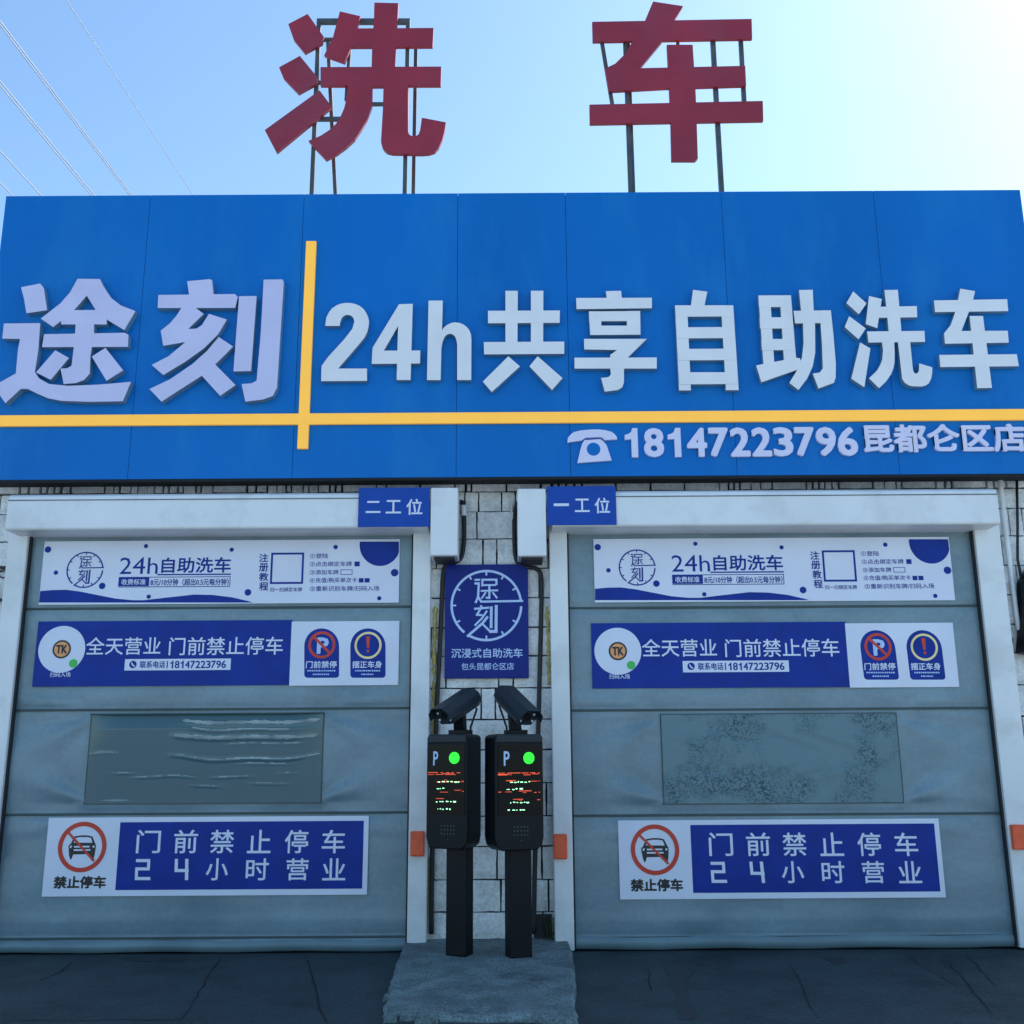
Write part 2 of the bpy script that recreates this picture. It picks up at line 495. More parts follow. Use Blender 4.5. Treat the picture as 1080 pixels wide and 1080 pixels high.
def stones():
    mb = MB()
    ys = [991, 962, 928, 893, 861, 826, 791, 759, 726, 692, 662, 631, 600, 569, 540, 519]
    zs = [P(510, y, 0).z for y in ys]
    while zs[-1] < 5.2: zs.append(zs[-1] + .26)
    rnd = random.Random(11)
    holes = [(DOOR_X['L'][0] + .15, DOOR_X['L'][1] - .15), (DOOR_X['R'][0] + .15, DOOR_X['R'][1] - .15)]
    for ci, (z0, z1) in enumerate(zip(zs, zs[1:])):
        x = -7.1 - rnd.uniform(0, .3)
        thin = z0 > 3.62
        while x < 7.1:
            wd = rnd.choice([.12, .2, .38, .4, .44, .46]) if not thin else rnd.choice([.05, .06, .08, .1, .3])
            x1 = x + wd
            if not (z1 < 3.3 and any(a < x and x1 < b for a, b in holes)):
                gp = .007 if not thin else rnd.uniform(.004, .014)
                a, b, c, d = x + gp, x1 - gp, z0 + gp, z1 - gp * .6
                nx, nz = max(2, int(wd / .07)), 4
                base = -rnd.uniform(0, .014)
                v, f = [], []
                for i in range(nx + 1):
                    for k in range(nz + 1):
                        e = i in (0, nx) or k in (0, nz)
                        v.append((a + (b - a) * i / nx + (rnd.uniform(-.003, .003) if e else 0), base + (0 if e else -rnd.uniform(.001, .012)), c + (d - c) * k / nz + (rnd.uniform(-.003, .003) if e else 0)))
                for i in range(nx):
                    for k in range(nz):
                        p = i * (nz + 1) + k
                        f.append((p, p + nz + 1, p + nz + 2, p + 1))
                # returns to the mortar
                rim = [k for k in range(nz + 1)] + [i * (nz + 1) + nz for i in range(1, nx + 1)] + [nx * (nz + 1) + k for k in range(nz - 1, -1, -1)] + [i * (nz + 1) for i in range(nx - 1, 0, -1)]
                o = len(v)
                v += [(v[r][0], .05, v[r][2]) for r in rim]
                n = len(rim)
                f += [(rim[i], rim[(i + 1) % n], o + (i + 1) % n, o + i) for i in range(n)]
                mb.add(v, f)
            x = x1
    mb.build('stone_cladding', 'stone', bld)
stones()

def lumpy(name, pts, r, m, parent, seed=1):
    rnd = random.Random(seed)
    out = []
    for a, b in zip(pts, pts[1:]):
        n = max(2, int((Vector(b) - Vector(a)).length / .025))
        for k in range(n):
            out.append(Vector(a).lerp(Vector(b), k / n) + Vector((rnd.uniform(-.006, .006), rnd.uniform(-.006, .006), 0)))
    mb = MB()
    mb.tube(out, [r * rnd.uniform(.45, 1.3) for _ in out], 7)
    return mb.build(name, m, parent, smooth=True)
lumpy('foam_seal', [P(459, 640, -.02), P(456, 800, -.02)], .018, 'foam', bld, 1)
lumpy('foam_seal', [P(454, 905, -.02), P(454, 985, -.02)], .018, 'foam', bld, 2)
lumpy('foam_seal', [P(577, 640, -.02), P(579, 725, -.02)], .014, 'foam', bld, 3)
# round vent hole in one stone
q = P(1063, 675, -.03)
MB().cyl((q.x, -.022, q.z), (q.x, .03, q.z), .05, 24).build('vent_hole', 'black_rubber', bld)
# dark opening in the lowest stone
a, b = P(563, 992, -.02), P(582, 964, -.02)
MB().box((a.x, -.022, a.z), (b.x, .03, b.z)).build('missing_stone', 'black_rubber', bld)

# ------------------------------------------------------------------ big blue sign
SY = -.32
sign = empty('shop_sign', 'wide blue shop sign with raised white lettering and a yellow cross bar', 'shop sign')
xl, xr = -4.545, 4.60
zb, zt = 3.79, 6.442
MB().box((xl + .006, SY + .03, zb + .012), (xr - .006, -.03, zt - .012)).build('backing', 'seam_dark', sign)
sx = [xl] + [P(x, 350, SY).x for x in (147, 314.5, 482, 599, 769, 935)] + [xr]
for a, b in zip(sx, sx[1:]):
    MB().box((a + .0016, SY, zb), (b - .0016, SY + .03, zt)).build('panel', 'sign_blue', sign, bevel=.0015)
MB().box((xl - .004, SY + .004, zb - .022), (xr + .004, SY + .05, zb - .001)).build('edge_trim', 'seam_dark', sign)

def glyph(name, strokes, ox, oy, s, m, parent, front, back, side=None):
    mb = MB()
    for k, st in enumerate(strokes):
        pts = []
        for u, v in st:
            q = P(ox + u / s, oy + v / s, front)
            pts.append((q.x, q.z))
        f0 = len(mb.f)
        mb.prism(pts, front - k * .0007, back)
        if side:
            for i in range(f0 + 2, len(mb.f)): mb.m[i] = 1
    return mb.build(name, [m] + ([side] if side else []), parent)
B8 = 8.3077
LF, LB = SY - .068, SY - .0005
G_TU = [[(150,155),(285,128),(312,160),(335,318),(188,340),(172,240)],
 [(552,95),(712,97),(618,215),(525,320),(435,395),(378,438),(290,378),(430,270),(500,190)],
 [(552,95),(712,97),(735,145),(790,230),(860,285),(965,325),(885,460),(760,385),(682,318),(618,215)],
 [(440,319),(760,317),(760,420),(435,420)],
 [(315,490),(890,480),(915,495),(912,580),(300,582)],
 [(540,415),(670,415),(670,490),(645,640),(640,770),(600,815),(540,838),(455,845),(432,735),(480,732),(510,715),(520,640),(535,500)],
 [(395,605),(492,660),(362,815),(258,762)],
 [(655,650),(752,588),(878,748),(760,822)],
 [(30,415),(288,412),(275,600),(250,760),(280,805),(350,845),(480,858),(700,850),(935,830),(875,968),(640,972),(440,965),(340,945),(260,910),(200,880),(150,880),(40,982),(-6,915),(-6,838),(115,770),(130,600),(145,525),(18,522)]]
G_KE = [[(320,112),(480,97),(497,105),(508,220),(335,220)],
 [(115,210),(660,203),(680,225),(662,302),(110,303)],
 [(280,300),(378,300),(438,345),(328,452),(385,450),(425,425),(475,345),(603,385),(540,490),(440,590),(300,690),(150,780),(68,708),(190,645),(308,545),(150,572),(132,465),(200,410),(250,350)],
 [(545,510),(648,578),(520,705),(665,852),(555,928),(425,785),(260,890),(138,970),(52,880),(200,810),(360,700),(460,610)],
 [(690,220),(815,218),(775,752),(650,755)],
 [(865,102),(1000,100),(1008,120),(960,870),(930,930),(860,955),(735,970),(708,845),(780,840),(815,820),(845,480)]]
glyph('letter', G_TU, 0, 280, 6.75, 'lilac', sign, LF, LB, 'letter_return')
glyph('letter', G_KE, 150, 280, 6.75, 'lilac', sign, LF, LB, 'letter_return')
G_2 = [[(78,262),(85,210),(102,175),(120,152),(148,133),(175,122),(205,117),(235,117),(267,123),(295,135),(318,152),(335,175),(350,207),(355,235),(352,268),(345,300),(325,338),(300,370),(160,532),(342,532),(342,610),(52,612),(55,515),(95,460),(200,345),(250,280),(262,235),(258,215),(247,201),(232,194),(215,192),(197,198),(182,213),(173,238),(170,262)]]
G_4 = [[(545,125),(632,122),(626,190),(538,265),(448,420),(448,500),(372,502),(378,400)], [(445,419),(680,418),(678,500),(372,503),(376,425)], [(540,240),(632,122),(618,605),(530,605)]]
G_H = [[(732,102),(822,102),(808,605),(722,605)], [(815,292),(830,272),(850,256),(875,244),(900,240),(927,243),(952,253),(973,268),(990,290),(1000,315),(1003,345),(1002,605),(913,605),(913,380),(908,350),(900,330),(886,317),(870,312),(853,315),(840,324),(828,342),(820,365),(808,430)]]
for gl in (G_2, G_4, G_H): glyph('letter', gl, 330, 300, 6, 'white_letter', sign, LF + .012, LB, 'letter_return')
G_GONG = [[(275,97),(383,97),(380,560),(275,560)], [(498,97),(607,97),(605,560),(498,560)], [(122,273),(752,270),(750,378),(122,382)], [(85,547),(790,543),(790,650),(88,655)], [(300,672),(402,760),(155,985),(77,893)], [(557,672),(775,863),(683,967),(485,760)]]
G_XIANG = [[(407,100),(540,97),(548,170),(415,170)], [(147,160),(810,158),(810,250),(150,258)], [(258,278),(707,275),(708,363),(260,364)], [(265,403),(710,403),(710,482),(270,485)], [(258,278),(366,278),(368,485),(270,485)], [(590,275),(707,275),(710,483),(592,483)],
 [(215,520),(765,520),(600,682),(565,790),(565,900),(550,945),(510,968),(397,982),(365,862),(430,855),(452,830),(445,775),(445,660),(505,617),(218,612)], [(132,685),(852,683),(852,780),(132,780)]]
G_ZI = [[(340,88),(465,105),(440,230),(322,230)], [(182,225),(288,225),(322,970),(218,970)], [(585,225),(692,225),(740,968),(628,968)], [(182,225),(692,225),(695,322),(188,325)], [(195,418),(700,415),(703,512),(200,515)], [(205,608),(710,605),(715,705),(210,708)], [(215,812),(722,812),(730,915),(222,918)]]
G_ZHU = [[(165,138),(268,138),(305,750),(210,745)], [(352,138),(450,138),(495,690),(390,722)], [(165,138),(450,137),(452,240),(170,240)], [(175,330),(465,330),(470,428),(180,428)], [(190,520),(475,520),(482,618),(195,618)], [(145,752),(205,740),(495,685),(530,690),(540,740),(500,792),(190,900)],
 [(520,92),(640,90),(650,300),(660,390),(662,640),(640,760),(590,870),(515,968),(435,905),(500,800),(545,690),(560,560),(555,390),(535,250)], [(472,275),(797,270),(800,380),(485,385)], [(700,272),(798,270),(820,480),(842,740),(840,860),(825,905),(690,955),(640,825),(700,815),(728,780),(720,560),(708,380)]]
G_XI = [[(165,103),(282,207),(215,303),(105,205)], [(130,320),(275,427),(212,523),(90,415)], [(225,550),(315,603),(262,942),(148,868)], [(303,143),(415,170),(375,425),(275,390)], [(395,238),(722,232),(725,330),(380,335)], [(437,92),(555,90),(590,500),(480,500),(455,250)], [(285,455),(788,450),(793,547),(298,552)],
 [(415,545),(522,545),(527,640),(525,730),(515,780),(495,830),(450,895),(390,952),(302,865),(370,800),(400,750),(418,700),(425,620)],
 [(555,545),(662,545),(685,780),(690,805),(700,820),(712,825),(725,820),(736,807),(740,790),(742,735),(855,770),(855,820),(845,870),(825,910),(800,928),(760,938),(680,935),(645,925),(615,905),(592,870)]]
G_CHE = [[(475,85),(615,108),(595,200),(555,310),(490,478),(440,560),(330,600),(320,510),(385,430),(420,330),(455,190)], [(225,197),(920,185),(930,298),(235,308)], [(320,510),(490,487),(925,485),(935,598),(330,608)], [(562,345),(690,345),(775,1028),(635,1030),(590,600)], [(275,715),(1010,708),(1030,822),(285,830)]]
for gl, ox, s in ((G_GONG, 500, B8), (G_XIANG, 590, B8), (G_ZI, 690, B8), (G_ZHU, 780, B8), (G_XI, 880, B8), (G_CHE, 960, 9)):
    glyph('letter', gl, ox, 295, s, 'white_letter', sign, LF + .012, LB, 'letter_return')
# yellow bars
z0, z1 = P(540, 446, SY - .03).z, P(540, 434.5, SY - .03).z
MB().box((xl - .02, SY - .03, z0), (xr + .02, SY - .0005, z1)).build('cross_bar', 'yellow', sign, bevel=.004)
x0, x1 = P(318, 364, SY - .033).x, P(329, 364, SY - .033).x
MB().box((x0, SY - .033, P(318, 473, SY - .033).z), (x1, SY - .0008, P(330, 254, SY - .033).z)).build('cross_bar', 'yellow', sign, bevel=.004)
# phone emblem and line of text
TF = SY - .028
mb = MB()
hs = [(38,120),(40,98),(55,80),(70,70),(100,63),(130,60),(160,58),(190,58),(220,62),(245,68),(262,80),(272,92),(275,105),(215,108),(205,98),(195,94),(125,97),(115,103),(105,110)]
bd = [(120,108),(140,108),(180,105),(195,104),(210,116),(225,135),(248,205),(85,217),(98,160),(108,125)]
for k, st in enumerate((hs, bd)):
    mb.prism([((q := P(590 + u / 4.5, 440 + v / 4.5, TF)).x, q.z) for u, v in st], TF - k * .0007, LB)
q = P(590 + 162 / 4.5, 440 + 152 / 4.5, TF)
mb.disc(q.x, q.z, 30 / 4.5 / 116, TF - .002, mi=1)
mb.build('phone_emblem', ['pale_lilac', 'sign_blue'], sign)
def sign_text(s, bl, tr, bold):
    a, b = P(*bl, TF), P(*tr, TF)
    mb = MB()
    if s.isdigit(): number(mb, s, a.x, a.z, b.x, b.z, TF, bold, .027)
    else: fit_into(mb, s, a.x, a.z, b.x, b.z, TF, bold, .027)
    mb.build('lettering', 'pale_lilac', sign)
sign_text('18147223796', (656, 482.3), (904, 450), .045)
sign_text('昆都仑区店', (912, 477.3), (1079.5, 446.5), .05)

# ------------------------------------------------------------------ red rooftop characters
RY = .12
def red_char(label, strokes, ox, rails):
    e = empty('rooftop_character', label, 'sign letter', (P(ox + 105, 203, RY + .1).x, RY + .1, 5.65), 0, 'red rooftop characters')
    o = glyph('character', strokes, ox, 0, 5.142857, 'red_letter', e, RY, RY + .035)
    o.matrix_parent_inverse = Matrix.Translation(-e.location)
    for nm, p, q, wd in rails:
        o = MB().bar(p, q, wd).build(nm, 'steel', e)
        o.matrix_parent_inverse = Matrix.Translation(-e.location)
RX = [[(175,130),(280,75),(368,200),(360,235),(265,288),(205,215)], [(125,365),(238,303),(330,415),(335,450),(230,508),(150,425)], [(48,705),(345,490),(412,580),(112,828)],
 [(455,62),(565,88),(550,155),(515,255),(480,340),(370,300),(418,200)], [(520,155),(963,152),(958,253),(500,255)], [(642,15),(772,18),(768,100),(752,400),(745,470),(625,470),(630,250),(640,100)], [(350,365),(1005,362),(1002,465),(350,465)],
 [(500,462),(632,462),(630,575),(605,645),(570,705),(535,758),(490,800),(440,836),(380,868),(285,765),(350,738),(400,705),(435,672),(460,630),(478,590),(490,540)],
 [(692,462),(825,462),(825,715),(832,732),(845,739),(870,738),(882,730),(890,710),(900,640),(1030,665),(1022,715),(1010,760),(992,800),(970,825),(940,835),(900,838),(740,835),(712,828),(695,815),(684,795),(678,770),(688,600)]]
RC = [[(75,118),(940,102),(943,210),(78,225)],
 [(405,8),(568,33),(522,107),(455,225),(335,370),(300,470),(165,495),(145,372),(200,345),(255,290),(295,220),(360,115)],
 [(150,385),(330,370),(905,357),(910,465),(480,478),(170,495)], [(480,243),(620,243),(635,480),(640,600),(648,860),(635,872),(505,872),(500,650),(492,480)], [(60,568),(1000,548),(1003,655),(62,672)]]
FB = RY + .06          # the tube frame stands behind the characters
def V(x, y, Y=FB): return P(x, y, Y)
def up(x, y_low, y_top, Y=FB):
    """upright tube from roof level to the photo height y_top"""
    a = P(x, y_low, Y)
    t = P(x, y_top, Y)
    return (a.x, Y, 5.65), (a.x, Y, t.z)
def back(x, y, x2, Y=FB):
    """strut from a frame point back down to the roof"""
    a = P(x, y, Y)
    b = P(x2, 203, Y + .55)
    return a, (b.x, Y + .55, 5.65)
p1, p2 = up(329, 203, 23), up(427, 203, 23)
p3 = up(436, 203, 48, FB + .25)
red_char('left red rooftop character with three slanted dabs and two legs on steel posts', RX, 270, [
    ('post', *p1, .04), ('post', *p2, .04), ('post', *p3, .035),
    ('rail', (p1[1][0] - .02, FB, p1[1][2]), (p2[1][0] + .02, FB, p2[1][2]), .045),
    ('rail', (p1[1][0], FB - .003, V(345, 126).z), (V(375, 126).x, FB - .003, V(345, 126).z), .035),
    ('strut', *back(346, 45, 365), .035), ('post', V(369, 50), V(365, 106), .03), ('rail', V(388, 110), V(408, 110), .03),
    ('bracket', V(337, 42), V(352, 42), .03), ('bracket', V(328, 86), V(342, 88), .03)])
p1, p2 = up(665, 203, 42), up(761, 203, 38)
red_char('right red rooftop character of three wide bars and one upright on steel posts', RC, 610, [
    ('post', *p1, .04), ('post', (p1[0][0] + .035, FB + .06, 5.65), (p1[1][0] + .035, FB + .06, p1[1][2]), .035), ('post', *p2, .045),
    ('strut', V(634, 40), V(646, 112), .035), ('post', V(781, 40), V(785, 112), .04), ('link', V(714.5, 36), V(715, 52), .03),
    ('rail', V(628, 34), V(790, 31), .03), ('rail', V(628, 120), V(800, 116), .03)])

# ------------------------------------------------------------------ roller doors
CY = -.05            # curtain plane
BY = CY - .02       # banner plane
def door(label, key, mirror, seed, pane_mat, pane_px, seam_px, hem_px):
    X0, X1 = DOOR_X[key]
    cx = (X0 + X1) / 2
    e = empty('roller_door', label, 'roller door', (cx, 0, 0), 0, 'roller doors of the two bays')
    def kid(mb, name, m, **k):
        o = mb.build(name, m, e, **k)
        o.matrix_parent_inverse = Matrix.Translation((-cx, 0, 0))
        return o
    rnd = random.Random(seed)
    seams = [P((pane_px[0] + pane_px[2]) / 2, y, CY).z for y in seam_px]
    # ---- curtain: one sheet with sagging folds between its seams
    zlist = []
    marks = [.03] + sorted(seams) + [3.42]
    for a, b in zip(marks, marks[1:]):
        n = max(6, int((b - a) / .035))
        zlist += [a + (b - a) * i / n for i in range(n)]
    zlist.append(marks[-1])
    nx = 110
    wx0, wz1 = P(pane_px[0], pane_px[1], CY).x, P(pane_px[0], pane_px[1], CY).z
    wx1, wz0 = P(pane_px[2], pane_px[3], CY).x, P(pane_px[2], pane_px[3], CY).z
    ph = [rnd.uniform(0, 6.28) for _ in range(12)]
    def cy(x, z):
        lo = max([s for s in marks if s <= z + 1e-6])
        hi = min([s for s in marks if s >= z - 1e-6] + [3.42])
        t = (z - lo) / max(hi - lo, 1e-6)
        y = -.006 * math.sin(math.pi * min(max(t, 0), 1))
        calm = min(1, min(abs(z - s_) for s_ in marks) / .07)
        y += .004 * math.sin(x * 2.1 + z * 3.4 + ph[0]) + .003 * math.sin(x * 5.3 - z * 6.1 + ph[1])
        y += .0022 * math.exp(-((t - .12) / .07) ** 2) * math.sin(x * 3 + ph[2]) - .006 * math.exp(-((t - .13) / .05) ** 2)
        # drag folds fanning out from the corners of the window
        if wz0 - .25 < z < wz1 + .12:
            for (fx, fz, sgn) in ((wx0, wz0, -1), (wx0, wz1, -1), (wx1, wz0, 1), (wx1, wz1, 1)):
                dx, dz = (x - fx) * sgn, z - fz
                if 0 < dx < 1.0:
                    ang = math.atan2(dz, dx + .05)
                    y -= .040 * calm * math.sin(ang * 8 + ph[3] + fz) * math.exp(-dx / .38) * (1 - math.exp(-dx / .06)) * math.exp(-(ang / .7) ** 2)
        for s_ in seams:
            dn = s_ - z
            if 0 < dn < .3: y += .0035 * math.exp(-dn / .09) * math.sin(x * 17 + 2.5 * math.sin(x * 3.1 + s_ * 5) + dn * 6)
        if any(abs(z - s) < 1e-5 for s in seams): y += .012
        return CY + y
    mb = MB()
    v = [(X0 + (X1 - X0) * i / nx, cy(X0 + (X1 - X0) * i / nx, z), z) for z in zlist for i in range(nx + 1)]
    f = [(k * (nx + 1) + i, k * (nx + 1) + i + 1, (k + 1) * (nx + 1) + i + 1, (k + 1) * (nx + 1) + i) for k in range(len(zlist) - 1) for i in range(nx)]
    mb.add(v, f)
    kid(mb, 'curtain', 'curtain', smooth=True)
    for s in seams:
        kid(MB().box((X0, CY - .0075, s - .009), (X1, CY + .004, s + .009)), 'seam', 'seam_band', bevel=.003)
    zh = P(300, hem_px, CY).z
    # bottom hem: rounded rubber edge
    mb = MB()
    prof = [(-.002, zh), (-.022, zh - .01), (-.03, zh - .04), (-.028, .05), (-.018, .02), (.0, .014)]
    n = 60
    v = [(X0 + (X1 - X0) * i / n, CY + a + .003 * math.sin(i * .9 + ph[4]), z_ + .004 * math.sin(i * .31 + ph[5])) for i in range(n + 1) for a, z_ in prof]
    k = len(prof)
    mb.add(v, [(i * k + j, (i + 1) * k + j, (i + 1) * k + j + 1, i * k + j + 1) for i in range(n) for j in range(k - 1)])
    kid(mb, 'bottom_hem', 'rubber', smooth=True)
    # ---- window
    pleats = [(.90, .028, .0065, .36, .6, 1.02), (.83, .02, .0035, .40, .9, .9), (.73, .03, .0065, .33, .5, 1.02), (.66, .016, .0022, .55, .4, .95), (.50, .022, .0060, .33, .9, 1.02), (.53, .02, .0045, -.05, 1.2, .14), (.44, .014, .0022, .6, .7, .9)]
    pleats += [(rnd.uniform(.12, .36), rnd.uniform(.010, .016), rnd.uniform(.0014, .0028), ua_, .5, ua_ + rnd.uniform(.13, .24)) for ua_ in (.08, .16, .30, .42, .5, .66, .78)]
    mb = MB()
    nx2, nz2 = 240, 130
    v = []
    white = set()
    for k in range(nz2 + 1):
        for i in range(nx2 + 1):
            u, t = i / nx2, k / nz2
            x, z_ = wx0 + (wx1 - wx0) * u, wz0 + (wz1 - wz0) * t
            ed = min(1, 8 * min(u, 1 - u)) * min(1, 6 * min(t, 1 - t))
            if pane_mat == 'vinyl_wavy':
                st = lambda a, b_: max(0, min(1, (u - a) / (b_ - a)))
                wob = .03 * math.sin(u * 7) + .015 * math.sin(u * 19 + 1)
                y = -.03 * t + .0006 * math.sin(t * 9 + 1.1 * math.sin(u * 4.2)) + .0002 * math.sin(t * 23 + u * 5)
                wv = 0
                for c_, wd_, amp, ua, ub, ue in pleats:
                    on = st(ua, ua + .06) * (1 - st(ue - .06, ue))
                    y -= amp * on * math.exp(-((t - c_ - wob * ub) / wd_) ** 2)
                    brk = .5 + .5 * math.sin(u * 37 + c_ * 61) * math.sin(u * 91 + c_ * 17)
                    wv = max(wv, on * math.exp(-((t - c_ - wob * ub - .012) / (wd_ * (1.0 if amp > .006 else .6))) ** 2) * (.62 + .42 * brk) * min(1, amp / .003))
                if wv > .52: white.add((i, k))  # faces that take the painted reflection streak
            else:
                y = .003 * math.sin(t * 14 + u * 9) + .002 * math.sin(u * 40 + 5 * math.sin(t * 9))
            v.append((x, CY - .016 + y * ed, z_))
    mb.add(v, [(k * (nx2 + 1) + i, k * (nx2 + 1) + i + 1, (k + 1) * (nx2 + 1) + i + 1, (k + 1) * (nx2 + 1) + i) for k in range(nz2) for i in range(nx2)])
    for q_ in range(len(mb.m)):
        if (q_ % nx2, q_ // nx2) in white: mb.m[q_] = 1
    kid(mb, 'window', [pane_mat, 'pane_glint'], smooth=True)
    mb = MB()
    t_ = .008
    mb.box((wx0 - t_, CY - .017, wz0), (wx0, CY - .002, wz1)).box((wx1, CY - .017, wz0), (wx1 + t_, CY - .002, wz1))
    mb.box((wx0 - t_, CY - (.048 if pane_mat == 'vinyl_wavy' else .0172), wz1), (wx1 + t_, CY - .002, wz1 + t_)).box((wx0 - t_, CY - .0172, wz0 - t_), (wx1 + t_, CY - .002, wz0))
    kid(mb, 'window_hem', 'seam_band')
    # ---- guide rails: boxed posts with a dark brush slot
    rw = {'L': (.165, .15), 'R': (.15, .215)}[key]
    for xa, xb, s in ((X0 - rw[0], X0, 1), (X1, X1 + rw[1], -1)):
        kid(MB().box((xa, -.14, .02), (xb, .03, 3.42)), 'guide_rail', 'white_metal', bevel=.008)
        xs = xb if s == 1 else xa
        kid(MB().box((xs, -.105, .03), (xs + .015 * s, -.066, 3.40)), 'brush_strip', 'black_rubber')
    # ---- roller box with a top flange, end caps and a soffit
    bx0, bx1 = {'L': (-4.2, -.70), 'R': (.335, 4.045)}[key]
    BF = -.38
    zb_, zt_ = 3.345, 3.645
    mb = MB()
    mb.prism([(0, 0)], 0, 0) if False else None
    prof = [(-.001, zt_), (BF + .05, zt_ + .012), (BF + .012, zt_ - .012), (BF, zt_ - .05), (BF, zb_ + .015), (BF + .012, zb_), (-.001, zb_)]
    kk = len(prof)
    v = [(x, a, z_) for x in (bx0, bx1) for a, z_ in prof]
    mb.add(v, [tuple(range(kk)), tuple(range(2 * kk - 1, kk - 1, -1))] + [(i, i + kk, (i + 1) % kk + kk, (i + 1) % kk) for i in range(kk)])
    kid(mb, 'roller_box', 'white_metal', bevel=.006)
    kid(MB().box((bx0 + .002, BF - .006, zt_ - .052), (bx1 - .002, BF - .0005, zt_ - .046)), 'box_seam', 'seam_band')
    # ---- motor cover
    q0, q1 = {'L': ((453.5, 586), (483, 514)), 'R': ((546, 586.5), (575.5, 515))}[key]
    a, b = P(*q0, -.4), P(*q1, -.4)
    kid(MB().box((a.x, -.40, a.z), (b.x, -.12, b.z)), 'motor_cover', 'white_metal', bevel=.012)
    kid(MB().box((a.x + .03, -.34, a.z - .02), (b.x - .03, -.1, a.z - .001)), 'motor_base', 'black_rubber')
    # ---- orange sensor boxes on the rails
    spots = {'L': [(440, 890), (-11, 893)], 'R': [(591, 893), (1075.5, 883)]}[key]
    for k_, (x, y) in enumerate(spots):
        q = P(x, y, -.18)
        kid(MB().box((q.x - .055, -.185, q.z - .095), (q.x + .055, -.139, q.z + .095)), 'sensor_box', 'orange', bevel=.01)
    return e
dl = door('left roller door of bay two, clear glossy streaks on its window', 'L', 1, 3, 'vinyl_wavy', (98, 754, 338, 846), (641, 748, 858, 989), 991)
dr = door('right roller door of bay one, frosted crinkled window', 'R', -1, 8, 'vinyl_frosted', (697, 754, 952, 846), (640, 748, 859, 988), 990)

# ------------------------------------------------------------------ banners (laid out once in metres, used on both doors)
class Sheet:
    """a printed sheet: positions are given as photo pixels on the left door and shifted for the right one"""
    def __init__(s, name, label, cat, dx, dz, y, anchor, group):
        s.dx, s.dz, s.y = dx, dz, y
        q = P(*anchor, y)
        s.org = Vector((q.x + dx, y, q.z + dz))
        s.e = empty(name, label, cat, s.org, 0, group)
    def p(s, x, y):
        q = P(x, y, s.y)
        return q.x + s.dx - s.org.x, q.z + s.dz - s.org.z
    def rect(s, a, b):
        x0, z1 = s.p(*a)
        x1, z0 = s.p(*b)
        return x0, z0, x1, z1
    def sheet(s, a, b, m, name='sheet'):
        x0, z0, x1, z1 = s.rect(a, b)
        return MB().box((x0, 0, z0), (x1, .004, z1)).build(name, m, s.e)
    def plate(s, a, b, m, lay, name):
        x0, z0, x1, z1 = s.rect(a, b)
        return MB().flat([(x0, z0), (x1, z0), (x1, z1), (x0, z1)], -.0009 * lay).build(name, m, s.e)
    def text(s, t, a, b, m, bold=.012, lay=2, name='lettering', res=2):
        x0, z0, x1, z1 = s.rect(a, b)
        mb = MB()
        if t.isdigit() and len(t) > 5: number(mb, t, x0, z0, x1, z1, -.0009 * lay, .03)
        else: fit_into(mb, t, x0, z0, x1, z1, -.0009 * lay, bold, res=res)
        return mb.build(name, m, s.e)
    def shape(s, polys, m, lay, name):
        mb = MB()
        for k, pl in enumerate(polys): mb.flat([s.p(*q) for q in pl], -.0009 * lay - k * .00012)
        return mb.build(name, m, s.e)

def emblem(sh, cx, cy, r, wd, m, lay=2, name='clock_emblem'):
    """clock ring whose hands are strokes of the two characters"""
    mb = MB()
    X, Z = sh.p(cx, cy)
    k = abs(sh.p(cx + 100, cy)[0] - X) / 100
    y = -.0009 * lay
    mb.ring(X, Z, (r - wd) * k, r * k, y, 92, 212)
    mb.ring(X, Z, (r - wd) * k, r * k, y, 219, 444)
    for h in range(12):
        if h in (3, 7): continue
        a = R(h * 30)
        d = Vector((math.sin(a), math.cos(a)))
        n = Vector((d.y, -d.x)) * wd * .36 * k
        p0, p1 = Vector((X, Z)) + d * (r - wd * .5) * k, Vector((X, Z)) + d * (r - wd * 2.4) * k
        mb.flat([tuple(p0 + n), tuple(p0 - n), tuple(p1 - n), tuple(p1 + n)], y - .0002)
    S_ = r / 292.0
    def st(pts, w_=17):
        """open stroke in the units of the enlarged board picture"""
        pts = [Vector((X + (u - 408) * S_ * k, Z - (v - 412) * S_ * k)) for u, v in pts]
        for i, (a, b) in enumerate(zip(pts, pts[1:])):
            d = (b - a).normalized() * w_ * .5 * S_ * k
            n = Vector((-d.y, d.x))
            st.n += 1
            mb.flat([tuple(a - d * .8 + n), tuple(b + d * .8 + n), tuple(b + d * .8 - n), tuple(a - d * .8 - n)], y - .0003 - st.n * .00003)
    st.n = 0
    # upper character
    st([(318, 202), (350, 202)]); st([(318, 232), (346, 232), (340, 345), (322, 386)], 18); st([(340, 340), (365, 382), (700, 378)], 17)
    st([(375, 250), (375, 202), (490, 202), (490, 240)]); st([(385, 246), (480, 246)], 15); st([(368, 294), (498, 290)], 15); st([(432, 250), (432, 352), (410, 350)]); st([(400, 310), (372, 352)], 15); st([(462, 310), (492, 350)], 15)
    # lower character
    st([(315, 440), (425, 432)]); st([(365, 418), (372, 436)]); st([(360, 442), (330, 490), (370, 492)], 16); st([(410, 462), (370, 520), (318, 572)], 16); st([(415, 510), (375, 560), (258, 660)], 20); st([(380, 568), (435, 622)]); st([(448, 430), (446, 590)], 22); st([(488, 420), (486, 625), (440, 625)], 24)
    mb.build(name, m, sh.e)

